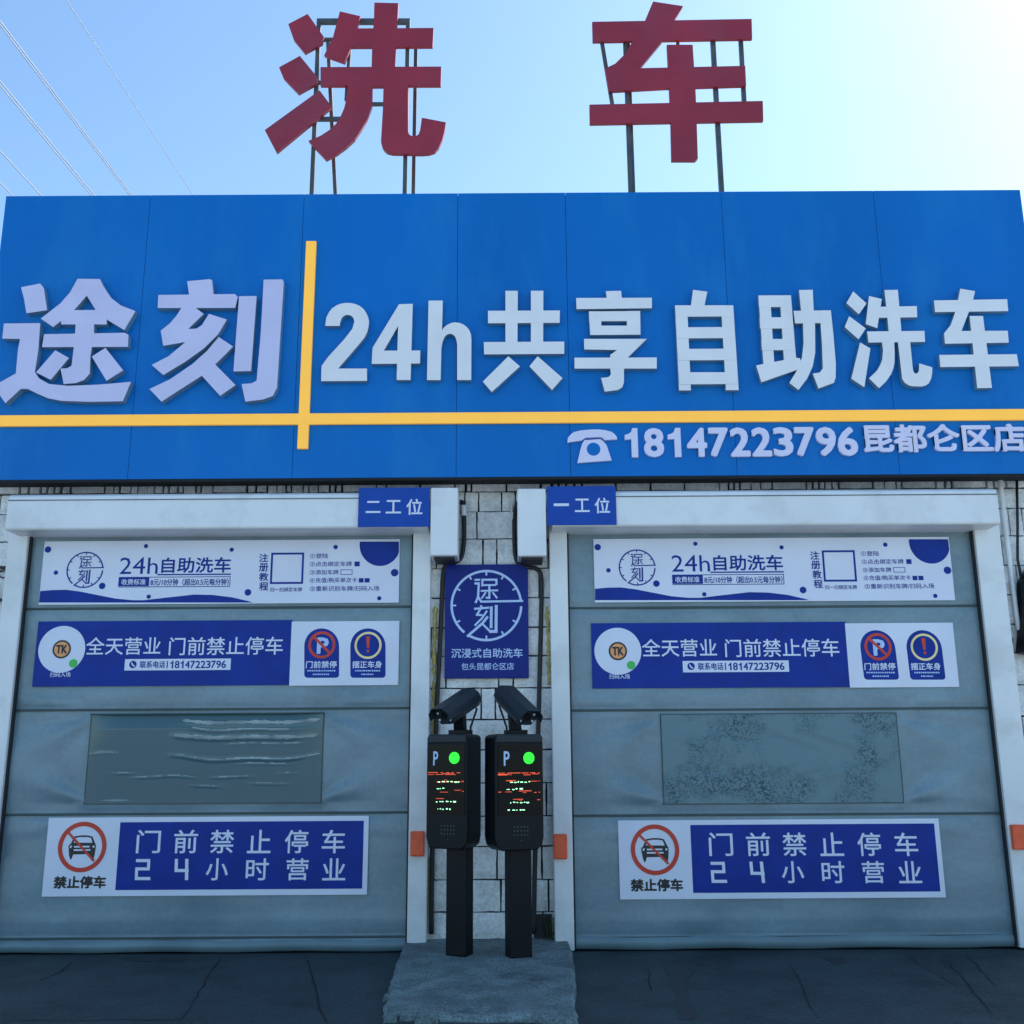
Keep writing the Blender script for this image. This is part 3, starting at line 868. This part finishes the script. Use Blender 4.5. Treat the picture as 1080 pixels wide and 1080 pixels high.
def banner_a(label, dx, dz):
    s = Sheet('banner', label, 'banner', dx, dz, BY, (41, 635), 'white 24 hour wash banners')
    T, Bt, Lf, Rt = 571, 635.5, 41, 421
    s.sheet((47.2, T), (420.5, Bt), 'vinyl_white')
    wave = [(42.4, 623.5), (55, 622.3), (70, 622), (85, 624), (100, 627), (122, 631.3), (140, 633), (152, 633), (178, 630), (205, 627), (225, 627.5), (245, 630), (262, 634), (267, Bt)]
    s.shape([[(Lf, Bt)] + wave], 'vinyl_blue', 1, 'wave')
    for x, y, r in ((154, 576, 2.1), (59, 604, 2.2), (107.8, 618, 3.2), (156.9, 629.3, 2.1), (50.7, 579.6, 3.2), (244.4, 579.8, 2.1), (261.5, 624.8, 3.3), (354, 577, 2.2), (400, 631, 2.1), (416.2, 604, 3.7)):
        X, Z = s.p(x, y)
        MB().disc(X, Z, r / 114.5, -.0018, 18).build('dot', 'vinyl_blue', s.e)
    c = []
    for i in range(41):
        a = math.pi * 2 * i / 40
        x, y = 400.7 + 21.5 * math.cos(a), 575 + 22 * math.sin(a)
        c.append((min(x, Rt - .2), max(y, T + .2)))
    s.shape([c[:-1]], 'vinyl_blue', 1, 'large_dot')
    emblem(s, 89.6, 601, 19.4, 1.4, 'vinyl_blue')
    s.text('24h', (127.2, 588), (166, 605.2), 'vinyl_blue', -.004)
    s.text('自助洗车', (171, 588), (243.2, 604), 'vinyl_blue', .03)
    s.plate((166, 605.4), (243.6, 606.3), 'vinyl_blue', 2, 'underline')
    x0, z0, x1, z1 = s.rect((125.4, 608.6), (242.6, 618.8))
    mb = MB()
    t = .006
    mb.flat([(x0, z0), (x1, z0), (x1, z0 + t), (x0, z0 + t)], -.0018).flat([(x0, z1 - t), (x1, z1 - t), (x1, z1), (x0, z1)], -.0018).flat([(x1 - t, z0 + t), (x1, z0 + t), (x1, z1 - t), (x1 - t, z1 - t)], -.0018)
    mb.build('price_frame', 'vinyl_blue', s.e)
    s.plate((125.4, 609.2), (157, 618.2), 'vinyl_blue', 3, 'price_panel')
    s.text('收费标准', (128.5, 610.8), (153.5, 616.8), 'print_white', .02, 4)
    s.text('8元/10分钟（超出0.5元每分钟）', (159, 610.4), (241, 617.4), 'vinyl_blue', .025)
    for k, ch in enumerate('注册教程'):
        s.text(ch, (273.6, 584 + k * 10), (282.8, 592.8 + k * 10), 'vinyl_blue', .03)
    # the code is left out: only its blue frame stays
    x0, z0, x1, z1 = s.rect((286.2, 583), (319.6, 615.8))
    t = .017
    mb = MB()
    mb.flat([(x0, z0), (x1, z0), (x1, z0 + t), (x0, z0 + t)], -.0018).flat([(x0, z1 - t), (x1, z1 - t), (x1, z1), (x0, z1)], -.0018).flat([(x1 - t, z0 + t), (x1, z0 + t), (x1, z1 - t), (x1 - t, z1 - t)], -.0018).flat([(x0, z0 + t), (x0 + t, z0 + t), (x0 + t, z1 - t), (x0, z1 - t)], -.0018)
    mb.build('code_frame', 'vinyl_blue', s.e)
    s.text('扫一扫绑定车牌', (285, 619.6), (318.5, 624), 'vinyl_blue', .015)
    for k, (t_, xe) in enumerate((('①登陆', 346), ('②点击绑定车牌', 371), ('③添加车牌', 357), ('④充值/购买单次卡', 376.5), ('⑤重新识别车牌/扫码入场', 400))):
        y = (586.3, 594.8, 603.5, 611.9, 620.7)[k]
        s.text(t_, (327, y - 2.5), (xe, y + 2.5), 'vinyl_blue', .012)
    s.plate((374, 592.3), (379.3, 597.3), 'vinyl_blue', 2, 'icon')
    s.plate((378.5, 609.8), (383.4, 614.4), 'vinyl_blue', 2, 'icon')
    s.plate((384.6, 609.8), (389.8, 614.4), 'vinyl_blue', 2, 'icon')
    x0, z0, x1, z1 = s.rect((359.3, 600.7), (371.6, 606.2))
    t = .005
    mb = MB()
    mb.flat([(x0, z0), (x1, z0), (x1, z0 + t), (x0, z0 + t)], -.0018).flat([(x0, z1 - t), (x1, z1 - t), (x1, z1), (x0, z1)], -.0018).flat([(x1 - t, z0 + t), (x1, z0 + t), (x1, z1 - t), (x1 - t, z1 - t)], -.0018).flat([(x0, z0 + t), (x0 + t, z0 + t), (x0 + t, z1 - t), (x0, z1 - t)], -.0018)
    mb.build('icon', 'vinyl_blue', s.e)
    return s.e

def arch(a, b, n=14, r=3.5):
    """badge outline: round top, softened bottom corners, in pixels"""
    (x0, y0), (x1, y1) = a, b
    h = (x1 - x0) / 2
    c = (x0 + x1) / 2
    pts = [(c - h * math.cos(math.pi * i / n), y0 + h * 1.02 - h * 1.02 * math.sin(math.pi * i / n)) for i in range(n + 1)]
    pts += [(x1 - r + r * math.cos(R(90 * i / 5)), y1 - r + r * math.sin(R(90 * i / 5))) for i in range(6)]
    pts += [(x0 + r - r * math.sin(R(90 * i / 5)), y1 - r + r * math.cos(R(90 * i / 5))) for i in range(6)]
    return pts

def banner_b(label, dx, dz):
    s = Sheet('banner', label, 'banner', dx, dz, BY, (36, 723), 'blue open all day banners')
    s.sheet((40.5, 655.5), (306, 722.5), 'vinyl_blue')
    x0, z0, x1, z1 = s.rect((307.8, 655.5), (420, 722.5))
    MB().box((x0, -.0004, z0), (x1, .0035, z1)).build('white_sheet', 'vinyl_white', s.e)
    k = 1 / 116.5
    X, Z = s.p(65.2, 684.8)
    mb = MB()
    mb.disc(X, Z, 22.8 * k, -.0009, 40, 0).disc(X, Z, 9.0 * k, -.0018, 32, 1).disc(X, Z, 7.3 * k, -.0027, 32, 2)
    X2, Z2 = s.p(77.3, 699.6)
    mb.disc(X2, Z2, 4.2 * k, -.0019, 20, 3)
    mb.build('round_tag', ['print_white', 'print_black', 'print_orange', 'print_green'], s.e)
    s.text('TK', (59.6, 680.3), (70.8, 689.4), 'print_black', .05, 4)
    s.text('扫码入场', (53, 709), (74.3, 714), 'print_white', .015)
    s.text('全天营业', (91.8, 672.2), (169, 690.4), 'print_white', .012)
    s.text('门前禁止停车', (179, 672.2), (298, 690.4), 'print_white', .012)
    s.plate((132, 695.2), (243, 706.5), 'print_white', 1, 'number_plate')
    X, Z = s.p(140.3, 700.8)
    MB().disc(X, Z, 3.6 * k, -.0018, 20).build('phone_icon', 'vinyl_blue', s.e)
    s.shape([[(138.4, 699), (139.4, 698.5), (140, 700), (141.3, 701.6), (142.6, 702.2), (142.1, 703.2), (140.6, 702.9), (139, 701.2)]], 'print_white', 3, 'phone_icon')
    s.text('联系电话', (147.8, 697.2), (174, 704.6), 'vinyl_blue', .03)
    s.plate((176.2, 697), (176.8, 704.8), 'vinyl_blue', 2, 'divider')
    s.text('18147223796', (179, 697), (238.5, 704.6), 'vinyl_blue', .02)
    s.shape([arch((320.9, 662.7), (357.7, 714.9))], 'vinyl_blue', 1, 'badge')
    s.shape([arch((369.5, 662.7), (406.7, 714.9))], 'vinyl_blue', 1, 'badge')
    X, Z = s.p(339.5, 680.2)
    s.text('P', (334.6, 672.3), (346.4, 689.6), 'board_print', .05, 2)
    mb = MB()
    mb.ring(X, Z, 10.6 * k, 13.2 * k, -.0028)
    a = Vector((-.7071, .7071)) * 11.4 * k
    n = Vector((.7071, .7071)) * 1.3 * k
    c = Vector((X, Z))
    mb.flat([tuple(c + a + n), tuple(c + a - n), tuple(c - a - n), tuple(c - a + n)], -.0030)
    mb.build('prohibition_ring', 'print_red', s.e)
    X, Z = s.p(388.2, 680.6)
    MB().ring(X, Z, 11 * k, 13.2 * k, -.0018).build('warning_ring', 'print_yellow', s.e)
    s.shape([[(386.1, 671.3), (390.3, 671.3), (389.3, 683.5), (387.1, 683.5)], [(386.9, 685.2), (389.5, 685.2), (389.5, 688), (386.9, 688)]], 'print_red', 2, 'exclamation_mark')
    s.text('门前禁停', (322.8, 697.2), (355.2, 704.6), 'print_white', .03)
    s.text('摆正车身', (371.6, 697.2), (402.8, 704.6), 'print_white', .03)
    for x0, x1, y in ((324, 354, 707.4), (330, 347, 711.2), (374.5, 401, 707.4), (381, 394, 711.2)):
        mb = MB()
        x = x0
        rnd = random.Random(int(x0))
        while x < x1:
            w_ = rnd.uniform(.9, 2.2)
            p0 = s.p(x, y + .75)
            p1 = s.p(min(x + w_, x1), y - .75)
            mb.flat([p0, (p1[0], p0[1]), p1, (p0[0], p1[1])], -.0018)
            x += w_ + .6
        mb.build('fine_print', 'board_print', s.e)
    return s.e

CAR = [  # front view of a car, units of the enlarged picture
 [(385, 300), (420, 238), (500, 226), (575, 228), (622, 240), (655, 330), (645, 345), (625, 322), (605, 255), (560, 246), (480, 246), (432, 256), (405, 310), (640, 312), (648, 335), (372, 335)],
 [(372, 320), (655, 318), (662, 350), (655, 400), (352, 402), (348, 350)],
 [(352, 398), (655, 396), (648, 440), (355, 445)],
 [(352, 440), (405, 442), (395, 462), (380, 500), (366, 498)],
 [(560, 442), (650, 438), (640, 470), (630, 515), (612, 500), (590, 465)]]
CARL = [[(362, 368), (372, 345), (390, 342), (386, 362), (370, 374)], [(622, 362), (628, 342), (648, 348), (640, 370)], [(412, 348), (590, 346), (588, 364), (414, 366)], [(408, 386), (600, 384), (598, 402), (410, 404)]]
def banner_c(label, dx, dz):
    s = Sheet('banner', label, 'banner', dx, dz, BY, (46, 944), 'no parking banners')
    s.sheet((51.5, 862.5), (387, 943.5), 'vinyl_white')
    s.plate((127, 867.2), (382, 937.2), 'vinyl_blue', 1, 'blue_panel')
    xs = (145, 184.3, 222.5, 261.6, 301, 340)
    for ch, x in zip('门前禁止停车', xs): s.text(ch, (x, 875.3), (x + 23.6, 899.8), 'print_white', .016)
    q2 = [[(143.5, 906), (158.5, 906), (158.5, 909.2), (143.5, 909.2)], [(155.4, 909), (158.5, 909), (158, 918), (154.9, 918)], [(142.8, 914.8), (158, 914.8), (158, 918), (142.8, 918)], [(142.6, 917.5), (145.7, 917.5), (145.4, 928), (142.3, 928)], [(142.3, 924.9), (158.6, 924.9), (158.6, 928.2), (142.3, 928.2)]]
    q4 = [[(184.5, 905.8), (187.7, 905.8), (187.4, 919), (184.2, 919)], [(184.2, 916.5), (199, 916.5), (199, 919.7), (184.2, 919.7)], [(195.4, 905.8), (198.8, 905.8), (198.5, 928.2), (195.1, 928.2)]]
    s.shape(q2, 'print_white', 2, 'lettering')
    s.shape(q4, 'print_white', 2, 'lettering')
    for ch, x, w_ in zip('小时营业', (218, 260, 302.5, 340.5), (22, 23, 22.5, 23.5)): s.text(ch, (x, 905.3), (x + w_, 928.4), 'print_white', .016)
    f_ = lambda u, v: (40 + u / 10.8, 860 + v / 10.8)
    s.shape([[f_(*q) for q in pl] for pl in CAR], 'print_black', 1.5, 'car_pictogram')
    s.shape([[f_(*q) for q in pl] for pl in CARL], 'print_white', 2.4, 'car_pictogram')
    k = 1 / 118.5
    X, Z = s.p(86.8, 893.2)
    mb = MB()
    mb.ring(X, Z, 18.9 * k, 23 * k, -.0030)
    s0, s1 = Vector(s.p(*f_(345, 190))), Vector(s.p(*f_(640, 520)))
    n = (s1 - s0).normalized()
    n = Vector((-n.y, n.x)) * 1.1 * k
    mb.flat([tuple(s0 + n), tuple(s1 + n), tuple(s1 - n), tuple(s0 - n)], -.0033)
    mb.build('prohibition_ring', 'print_red', s.e)
    s.text('禁止停车', (57.2, 924), (111.3, 937), 'print_black', .06)
    return s.e

def shift(a, b): 
    p, q = P(*a, BY), P(*b, BY)
    return q.x - p.x, q.z - p.z
banner_a('white banner with blue wave and dots at the top of the left roller door', 0, 0)
banner_b('blue and white banner with round tag and phone number on the left roller door', 0, 0)
banner_c('no parking banner with car sign low on the left roller door', 0, 0)
dx, dz = shift((41, 635), (627.5, 632.5))
banner_a('white banner with blue wave and dots at the top of the right roller door', dx, dz)
dx, dz = shift((34.5, 722.5), (625.5, 724.5))
banner_b('blue and white banner with round tag and phone number on the right roller door', dx, dz)
dx, dz = shift((45, 943.5), (655, 946.5))
banner_c('no parking banner with car sign low on the right roller door', dx, dz)

# bay number plates on the roller boxes
def bay_plate(label, a, b, chars, boxes):
    s = Sheet('bay_plate', label, 'bay sign', 0, 0, -.392, a[:1] + b[1:], 'bay number plates')
    s.sheet(a, b, 'plate_blue')
    for ch, (x0, y0, x1, y1) in zip(chars, boxes): s.text(ch, (x0, y0), (x1, y1), 'print_white', .022)
bay_plate('small blue plate with two strokes for bay two on the left roller box', (378.5, 514.5), (453, 555.5), '二工位', [(386, 528.5, 401.3, 541), (407, 527.5, 423, 541.5), (428.8, 526.2, 445.5, 543)])
bay_plate('small blue plate with one stroke for bay one on the right roller box', (576.5, 513), (650.5, 553.5), '一工位', [(584, 531, 600, 533.8), (606, 526, 622, 540), (627, 525, 643.5, 541.5)])

# board between the doors
s = Sheet('logo_board', 'dark blue board with a clock emblem on the stone wall between the doors', 'sign board', 0, 0, -.06, (469.7, 715.3), None)
x0, z0, x1, z1 = s.rect((469.7, 595.5), (557.9, 715))
MB().box((x0, 0, z0), (x1, .05, z1)).build('board', 'board_blue', s.e, bevel=.004)
emblem(s, 513, 638.4, 37.9, 2.5, 'board_print')
s.text('沉浸式自助洗车', (475.9, 684), (551.4, 693.6), 'board_print', .02)
s.text('包头昆都仑区店', (486.6, 699.3), (542, 706.4), 'board_print', .012)

# ------------------------------------------------------------------ parking kiosks with plate cameras
def kiosk(label, base, rz, cam_front, cam_rear, px_mid, zt_, zb_, hw, hd, seed):
    e = empty('parking_kiosk', label, 'kiosk', base, rz, 'parking kiosks')
    bz = base.z
    rnd = random.Random(seed)
    z0, z1 = zb_ - bz, zt_ - bz
    pw = .085
    MB().box((-pw, -.06, 0), (pw, .06, z0 + .02)).build('post', 'kiosk', e, bevel=.008)
    # housing: chamfered foot, stepped top
    h, ho = hw / 2, -.04
    mb = MB()
    c = .05
    yF, yB = -hd * .62, hd * .38
    prof = [(q_ + ho, z_) for q_, z_ in [(-h + c, z0), (h - c, z0), (h - .012, z0 + .035), (h, z0 + .09), (h, z1 - .02), (h - .012, z1), (-h + .012, z1), (-h, z1 - .02), (-h, z0 + .09), (-h + .012, z0 + .035)]]
    mb.prism(prof, yF, yB)
    MB_o = mb.build('housing', 'kiosk', e, bevel=.008)
    MB().prism([(-h + .004 + ho, z1 - .06), (h - .004 + ho, z1 - .06), (h - .016 + ho, z1 + .006), (-h + .016 + ho, z1 + .006)], yF - .012, yB - .02).build('cap', 'hood', e, bevel=.01)
    H = z1 - z0
    sz0, sz1 = z0 + H * .30, z1 - .075
    scr = MB().box((-h + .022 + ho, yF - .005, sz0), (h - .022 + ho, yF - .0005, sz1)).build('screen', 'kiosk_glass', e)
    ys = yF - .0065
    def U(t): return -h + hw * t + ho
    def Zf(t): return z1 - H * t
    mb = MB()
    fit_into(mb, 'P', U(.17), Zf(.272), U(.29), Zf(.145), ys, .02)
    mb.build('letter', 'board_print', e)
    mb = MB()
    mb.cyl((U(.69), yF - .012, Zf(.205)), (U(.69), yF - .004, Zf(.205)), .043, 28)
    mb.build('green_lamp', 'led_green', e)
    # LED matrix rows, caught mid scan: broken red and pale streaks
    for row, t in enumerate((.335, .40, .49, .555)):
        red = MB()
        for band in range(3):
            x = .05 + rnd.uniform(0, .3) * (row > 0)
            while x < .9:
                w_ = rnd.uniform(.05, .3)
                if rnd.random() < (.8, .35, .5, .22)[row]:
                    zc = Zf(t + band * .008) + rnd.uniform(-.001, .001)
                    hh = rnd.uniform(.0015, .003)
                    red.flat([(U(x), zc - hh), (U(min(x + w_, .92)), zc - hh), (U(min(x + w_, .92)), zc + hh), (U(x), zc + hh)], ys - band * .0001)
                x += w_ + rnd.uniform(.02, .08)
        if red.f: red.build('red_display_row', 'led_red', e)
    for t, n_ in ((.415, 6), (.475, 4), (.59, 6), (.655, 5)):
        wht = MB()
        x = .22 + rnd.uniform(0, .08)
        for _ in range(n_):
            w_ = rnd.uniform(.015, .07)
            hh = rnd.uniform(.002, .0045)
            zc = Zf(t) + rnd.uniform(-.003, .003)
            if x + w_ > .9: break
            wht.flat([(U(x), zc - hh), (U(x + w_), zc - hh), (U(x + w_), zc + hh), (U(x), zc + hh)], ys - .001)
            x += w_ + rnd.uniform(.012, .06)
        wht.build('pale_display_row', 'led_white', e)
    # speaker holes
    mb = MB()
    for r_ in range(3):
        for c_ in range(5):
            mb.disc((c_ - 2) * .026 + .01 + ho, Zf(.80 + r_ * .034), .0058, yF - .001, 10)
    mb.disc(.012 + ho, Zf(.915), .005, yF - .001, 10)
    mb.build('speaker_holes', 'seam_band', e)
    # ---- camera: eight sided hood, visor, lens, bracket, cable
    inv = (Matrix.Translation(base) @ Matrix.Rotation(rz, 4, 'Z')).inverted()
    F, B = inv @ cam_front, inv @ cam_rear
    d = (F - B).normalized()
    sd_ = d.cross(Vector((0, 0, 1))).normalized()
    u_ = sd_.cross(d).normalized()
    mid = (F + B) / 2
    cm = bpy.data.objects.new('plate_camera', None)
    me = MB()
    ww, hh = .088, .07
    oc = [(-ww, -.3 * hh), (-ww, .45 * hh), (-.55 * ww, hh), (.55 * ww, hh), (ww, .45 * hh), (ww, -.3 * hh), (.62 * ww, -hh), (-.62 * ww, -hh)]
    def sect(p, k): return [p + sd_ * (a * k) + u_ * (b * k) for a, b in oc]
    rings = [sect(B - d * .012, .72), sect(B, .96), sect(B + d * .05, 1.0), sect(F - d * .03, 1.0), sect(F - d * .028, .9)]
    v = [q for r_ in rings for q in r_]
    f = [(i * 8 + k, i * 8 + (k + 1) % 8, (i + 1) * 8 + (k + 1) % 8, (i + 1) * 8 + k) for i in range(len(rings) - 1) for k in range(8)]
    f += [tuple(range(7, -1, -1)), tuple((len(rings) - 1) * 8 + k for k in range(8))]
    me.add(v, f)
    body = me.build('plate_camera', 'hood', e, bevel=.004)
    me = MB()                      # visor: bent sheet over the front half
    top = [(-1.1 * ww, -.2 * hh), (-1.1 * ww, .5 * hh), (-.6 * ww, 1.14 * hh), (.6 * ww, 1.14 * hh), (1.1 * ww, .5 * hh), (1.1 * ww, -.2 * hh)]
    inn = [(-1.04 * ww, -.2 * hh), (-1.04 * ww, .47 * hh), (-.57 * ww, 1.06 * hh), (.57 * ww, 1.06 * hh), (1.04 * ww, .47 * hh), (1.04 * ww, -.2 * hh)]
    v = [p + sd_ * a + u_ * b for p in (B + d * .03, F + d * .03) for st_ in (top, inn) for a, b in st_]
    f = []
    for k in range(5):
        f += [(k, k + 1, 13 + k, 12 + k), (6 + k, 18 + k, 19 + k, 7 + k), (k, 6 + k, 7 + k, k + 1), (12 + k, 13 + k, 19 + k, 18 + k)]
    f += [(0, 12, 18, 6), (5, 11, 23, 17)]
    me.add(v, f)
    me.build('visor', 'hood', body)
    MB().cyl(F - d * .03, F - d * .024, .03, 20).build('lens', 'glass', body)
    me = MB()
    for a in (-.6, .6):
        for b in (-.45, .3):
            c_ = F - d * .029 + sd_ * (a * ww) + u_ * (b * hh)
            me.cyl(c_, c_ + d * .006, .009, 10)
    me.build('led_lamp', 'white_metal', body)
    foot = Vector((mid.x * .35, mid.y * .35 + .02, z1 + .004))
    MB().bar(foot, mid - u_ * hh * .9, .085, .06).bar(foot + Vector((0, 0, .001)), foot + Vector((0, 0, .035)), .15, .12).build('bracket', 'kiosk', e, bevel=.004)
    pts = [B - u_ * .04 + d * .03, B - u_ * .1 + Vector((0, .02, 0)), Vector(((B.x + foot.x) / 2, B.y * .5 + .06, z1 + .06)), Vector((foot.x + (.05 if B.x > foot.x else -.05), .06, z1 - .01))]
    MB().tube(pts, .009, 8).build('cable', 'black_rubber', e, smooth=True)
    return e
bL, bR = P(484.5, 1007, Z=.078), P(547, 1009, Z=.076)
yl = bL.y - .1
kiosk('left black parking kiosk facing bay two with its camera aimed left', bL, R(-25), P(466, 756.5, yl - .16), P(498, 735, yl + .12), 478, P(478, 775, yl - .05).z, P(478, 896, yl - .05).z, .35, .225, 5)
kiosk('right black parking kiosk facing bay one with its camera aimed right', bR, R(22), P(558, 758, yl - .2), P(531, 731, yl + .1), 546, P(546, 775, yl - .12).z, P(546, 897, yl - .12).z, .385, .225, 9)

# ------------------------------------------------------------------ cables, pipe, small things
def cable(name, label, cat, px, Y, r, m, group=None):
    pts = [P(x, y, Y if not isinstance(Y, (list, tuple)) else Y[i]) for i, (x, y) in enumerate(px)]
    fine = []
    for i in range(len(pts) - 1):
        p0, p1, p2, p3 = pts[max(i - 1, 0)], pts[i], pts[i + 1], pts[min(i + 2, len(pts) - 1)]
        for k in range(5):
            t = k / 5
            fine.append(.5 * ((2 * p1) + (p2 - p0) * t + (2 * p0 - 5 * p1 + 4 * p2 - p3) * t * t + (3 * p1 - p0 - 3 * p2 + p3) * t ** 3))
    fine.append(pts[-1])
    return tag(MB().tube(fine, r, 8).build(name, m, smooth=True), label, cat, group)
cable('cable', 'black cable looping from the left motor cover down beside the logo board', 'cable', [(484, 530), (488.5, 531), (489.5, 548), (489, 575), (485, 590), (474, 594), (468, 602), (466, 630), (464, 680), (461, 740), (459, 800), (456, 895), (455, 985)], -.045, .019, 'black_rubber', 'black cables on the stone wall')
cable('cable', 'black cable looping from the right motor cover down beside the logo board', 'cable', [(546, 530), (543, 540), (542.5, 560), (544, 588), (552, 597), (566, 600), (571, 612), (570.5, 660), (569, 720), (567.5, 780), (566, 850), (564, 920), (563, 985)], -.045, .019, 'black_rubber', 'black cables on the stone wall')
cable('cable_sleeve', 'short white sleeve on the cable beside the left motor cover', 'cable sleeve', [(489, 533), (489.6, 544)], -.055, .027, 'white_pipe')
cable('cable', 'thin loose cable end beside the right motor cover', 'cable', [(542, 527), (539, 537), (541.5, 543), (539, 549)], -.05, .008, 'white_pipe')
cable('conduit_pipe', 'thin white conduit running down the stone wall right of the right door', 'pipe', [(1054, 496), (1059, 545), (1066, 600), (1073, 655), (1075, 664)], -.05, .02, 'white_pipe')
# dark box at the right edge
q = P(1093, 650, -.14)
e = empty('junction_box', 'dark box on the stone wall at the right edge beside the white conduit', 'junction box', (q.x, -.02, q.z))
MB().prism([(-.16, -.30), (.16, -.33), (.17, .36), (.02, .44), (-.08, .30), (-.10, .0)], -.15, 0).build('body', 'kiosk', e, bevel=.015)
MB().tube([(-.06, -.07, .3), (-.06, -.04, .5), (-.02, -.03, .8), (.02, -.03, 1.2)], .012, 8).build('cable', 'black_rubber', e, smooth=True)
MB().prism([(-.05, -.2), (.12, -.2), (.12, .2), (-.05, .2)], -.165, -.149).build('cover', 'hood', e, bevel=.004)
# notice plate at the right edge
q = P(1087, 836, -.03)
e = empty('wall_notice', 'small notice plate on the stone wall low at the right edge', 'notice', (q.x, -.03, q.z))
MB().box((-.14, 0, -.26), (.14, .03, .30)).build('plate', 'board_blue', e)
MB().box((-.12, -.004, -.18), (.12, -.0005, .04)).build('label', 'vinyl_white', e)
MB().box((-.12, -.004, .07), (.12, -.0005, .14)).build('band', 'print_red', e)
# iron grille at the left edge
q = P(2, 616, -.04)
e = empty('wall_bracket', 'black iron bracket frame on the stone wall left of the left door', 'bracket', (q.x, -.03, q.z))
for z_ in (.145, -.135): MB().bar((-.25, 0, z_), (.11, 0, z_), .022).build('rail', 'black_rubber', e)
for x_ in (.055, -.16): MB().bar((x_, -.003, -.135), (x_, -.003, .145), .02).build('upright', 'black_rubber', e)
mb = MB()
mb.tube([(.0 + .035 * math.cos(a * .5), -.004, .09 + .035 * math.sin(a * .5)) for a in range(13)], .006, 6)
mb.build('scroll', 'black_rubber', e)
# weed at the foot of the right door's rail
def weed(label, q, hgt, n, seed):
    rnd = random.Random(seed)
    mb = MB()
    for k in range(n):
        a, l = rnd.uniform(0, 6.28), hgt * rnd.uniform(.4, 1)
        lean = rnd.uniform(.15, .6)
        pts = [Vector((q.x + rnd.uniform(-.03, .03), q.y + rnd.uniform(-.02, .02), q.z))]
        for j in range(1, 5): pts.append(pts[0] + Vector((math.cos(a) * l * lean * (j / 4) ** 1.6, math.sin(a) * l * lean * .6 * (j / 4) ** 1.6, l * (j / 4))))
        mb.tube(pts, [.003, .003, .0025, .002, .001], 5)
        for j in range(1, 5):
            for sgn in (-1, 1):
                b = a + sgn * rnd.uniform(.6, 1.6)
                L = rnd.uniform(.02, .05)
                d = Vector((math.cos(b), math.sin(b), rnd.uniform(-.2, .7))).normalized()
                sdv = d.cross(Vector((0, 0, 1))).normalized() * L * .28
                p = pts[j]
                mb.add([p, p + d * L * .5 + sdv, p + d * L, p + d * L * .5 - sdv], [(0, 1, 2, 3)])
    tag(mb.build('weed', 'leaf', fix=False), label, 'weed')
weed('scruffy green weed growing at the foot of the right door beside the dark gap', P(580, 992, -.05), .30, 9, 4)

# ------------------------------------------------------------------ overhead wires, running away over the roof
d = P(592, 804, 50) - Vector((0, -CAM_D, CAM_H))
d.normalize()
for k, ((x, y), r, lab) in enumerate((((40, 75), .013, 'thick overhead wire, upper line of the rightmost close pair in the sky'), ((37, 75), .012, 'overhead wire, lower line of the rightmost close pair in the sky'), ((30, 122), .013, 'overhead wire, upper line of the middle close pair in the sky'), ((26.5, 122), .012, 'overhead wire, lower line of the middle close pair in the sky'), ((20, 181), .013, 'overhead wire low at the left edge of the sky'), ((135, 100), .008, 'faint thin overhead wire, nearest to the red characters'), ((6, 199), .012, 'lowest overhead wire, just cut by the left edge'))):
    p = P(x, y, 12)
    a, b = p - d * 45, p + d * 190
    pts = [a.lerp(b, i / 40) + Vector((0, 0, -.0)) for i in range(41)]
    tag(MB().tube(pts, r, 6).build('overhead_wire', 'wire', smooth=True), lab, 'wire', 'overhead wires')
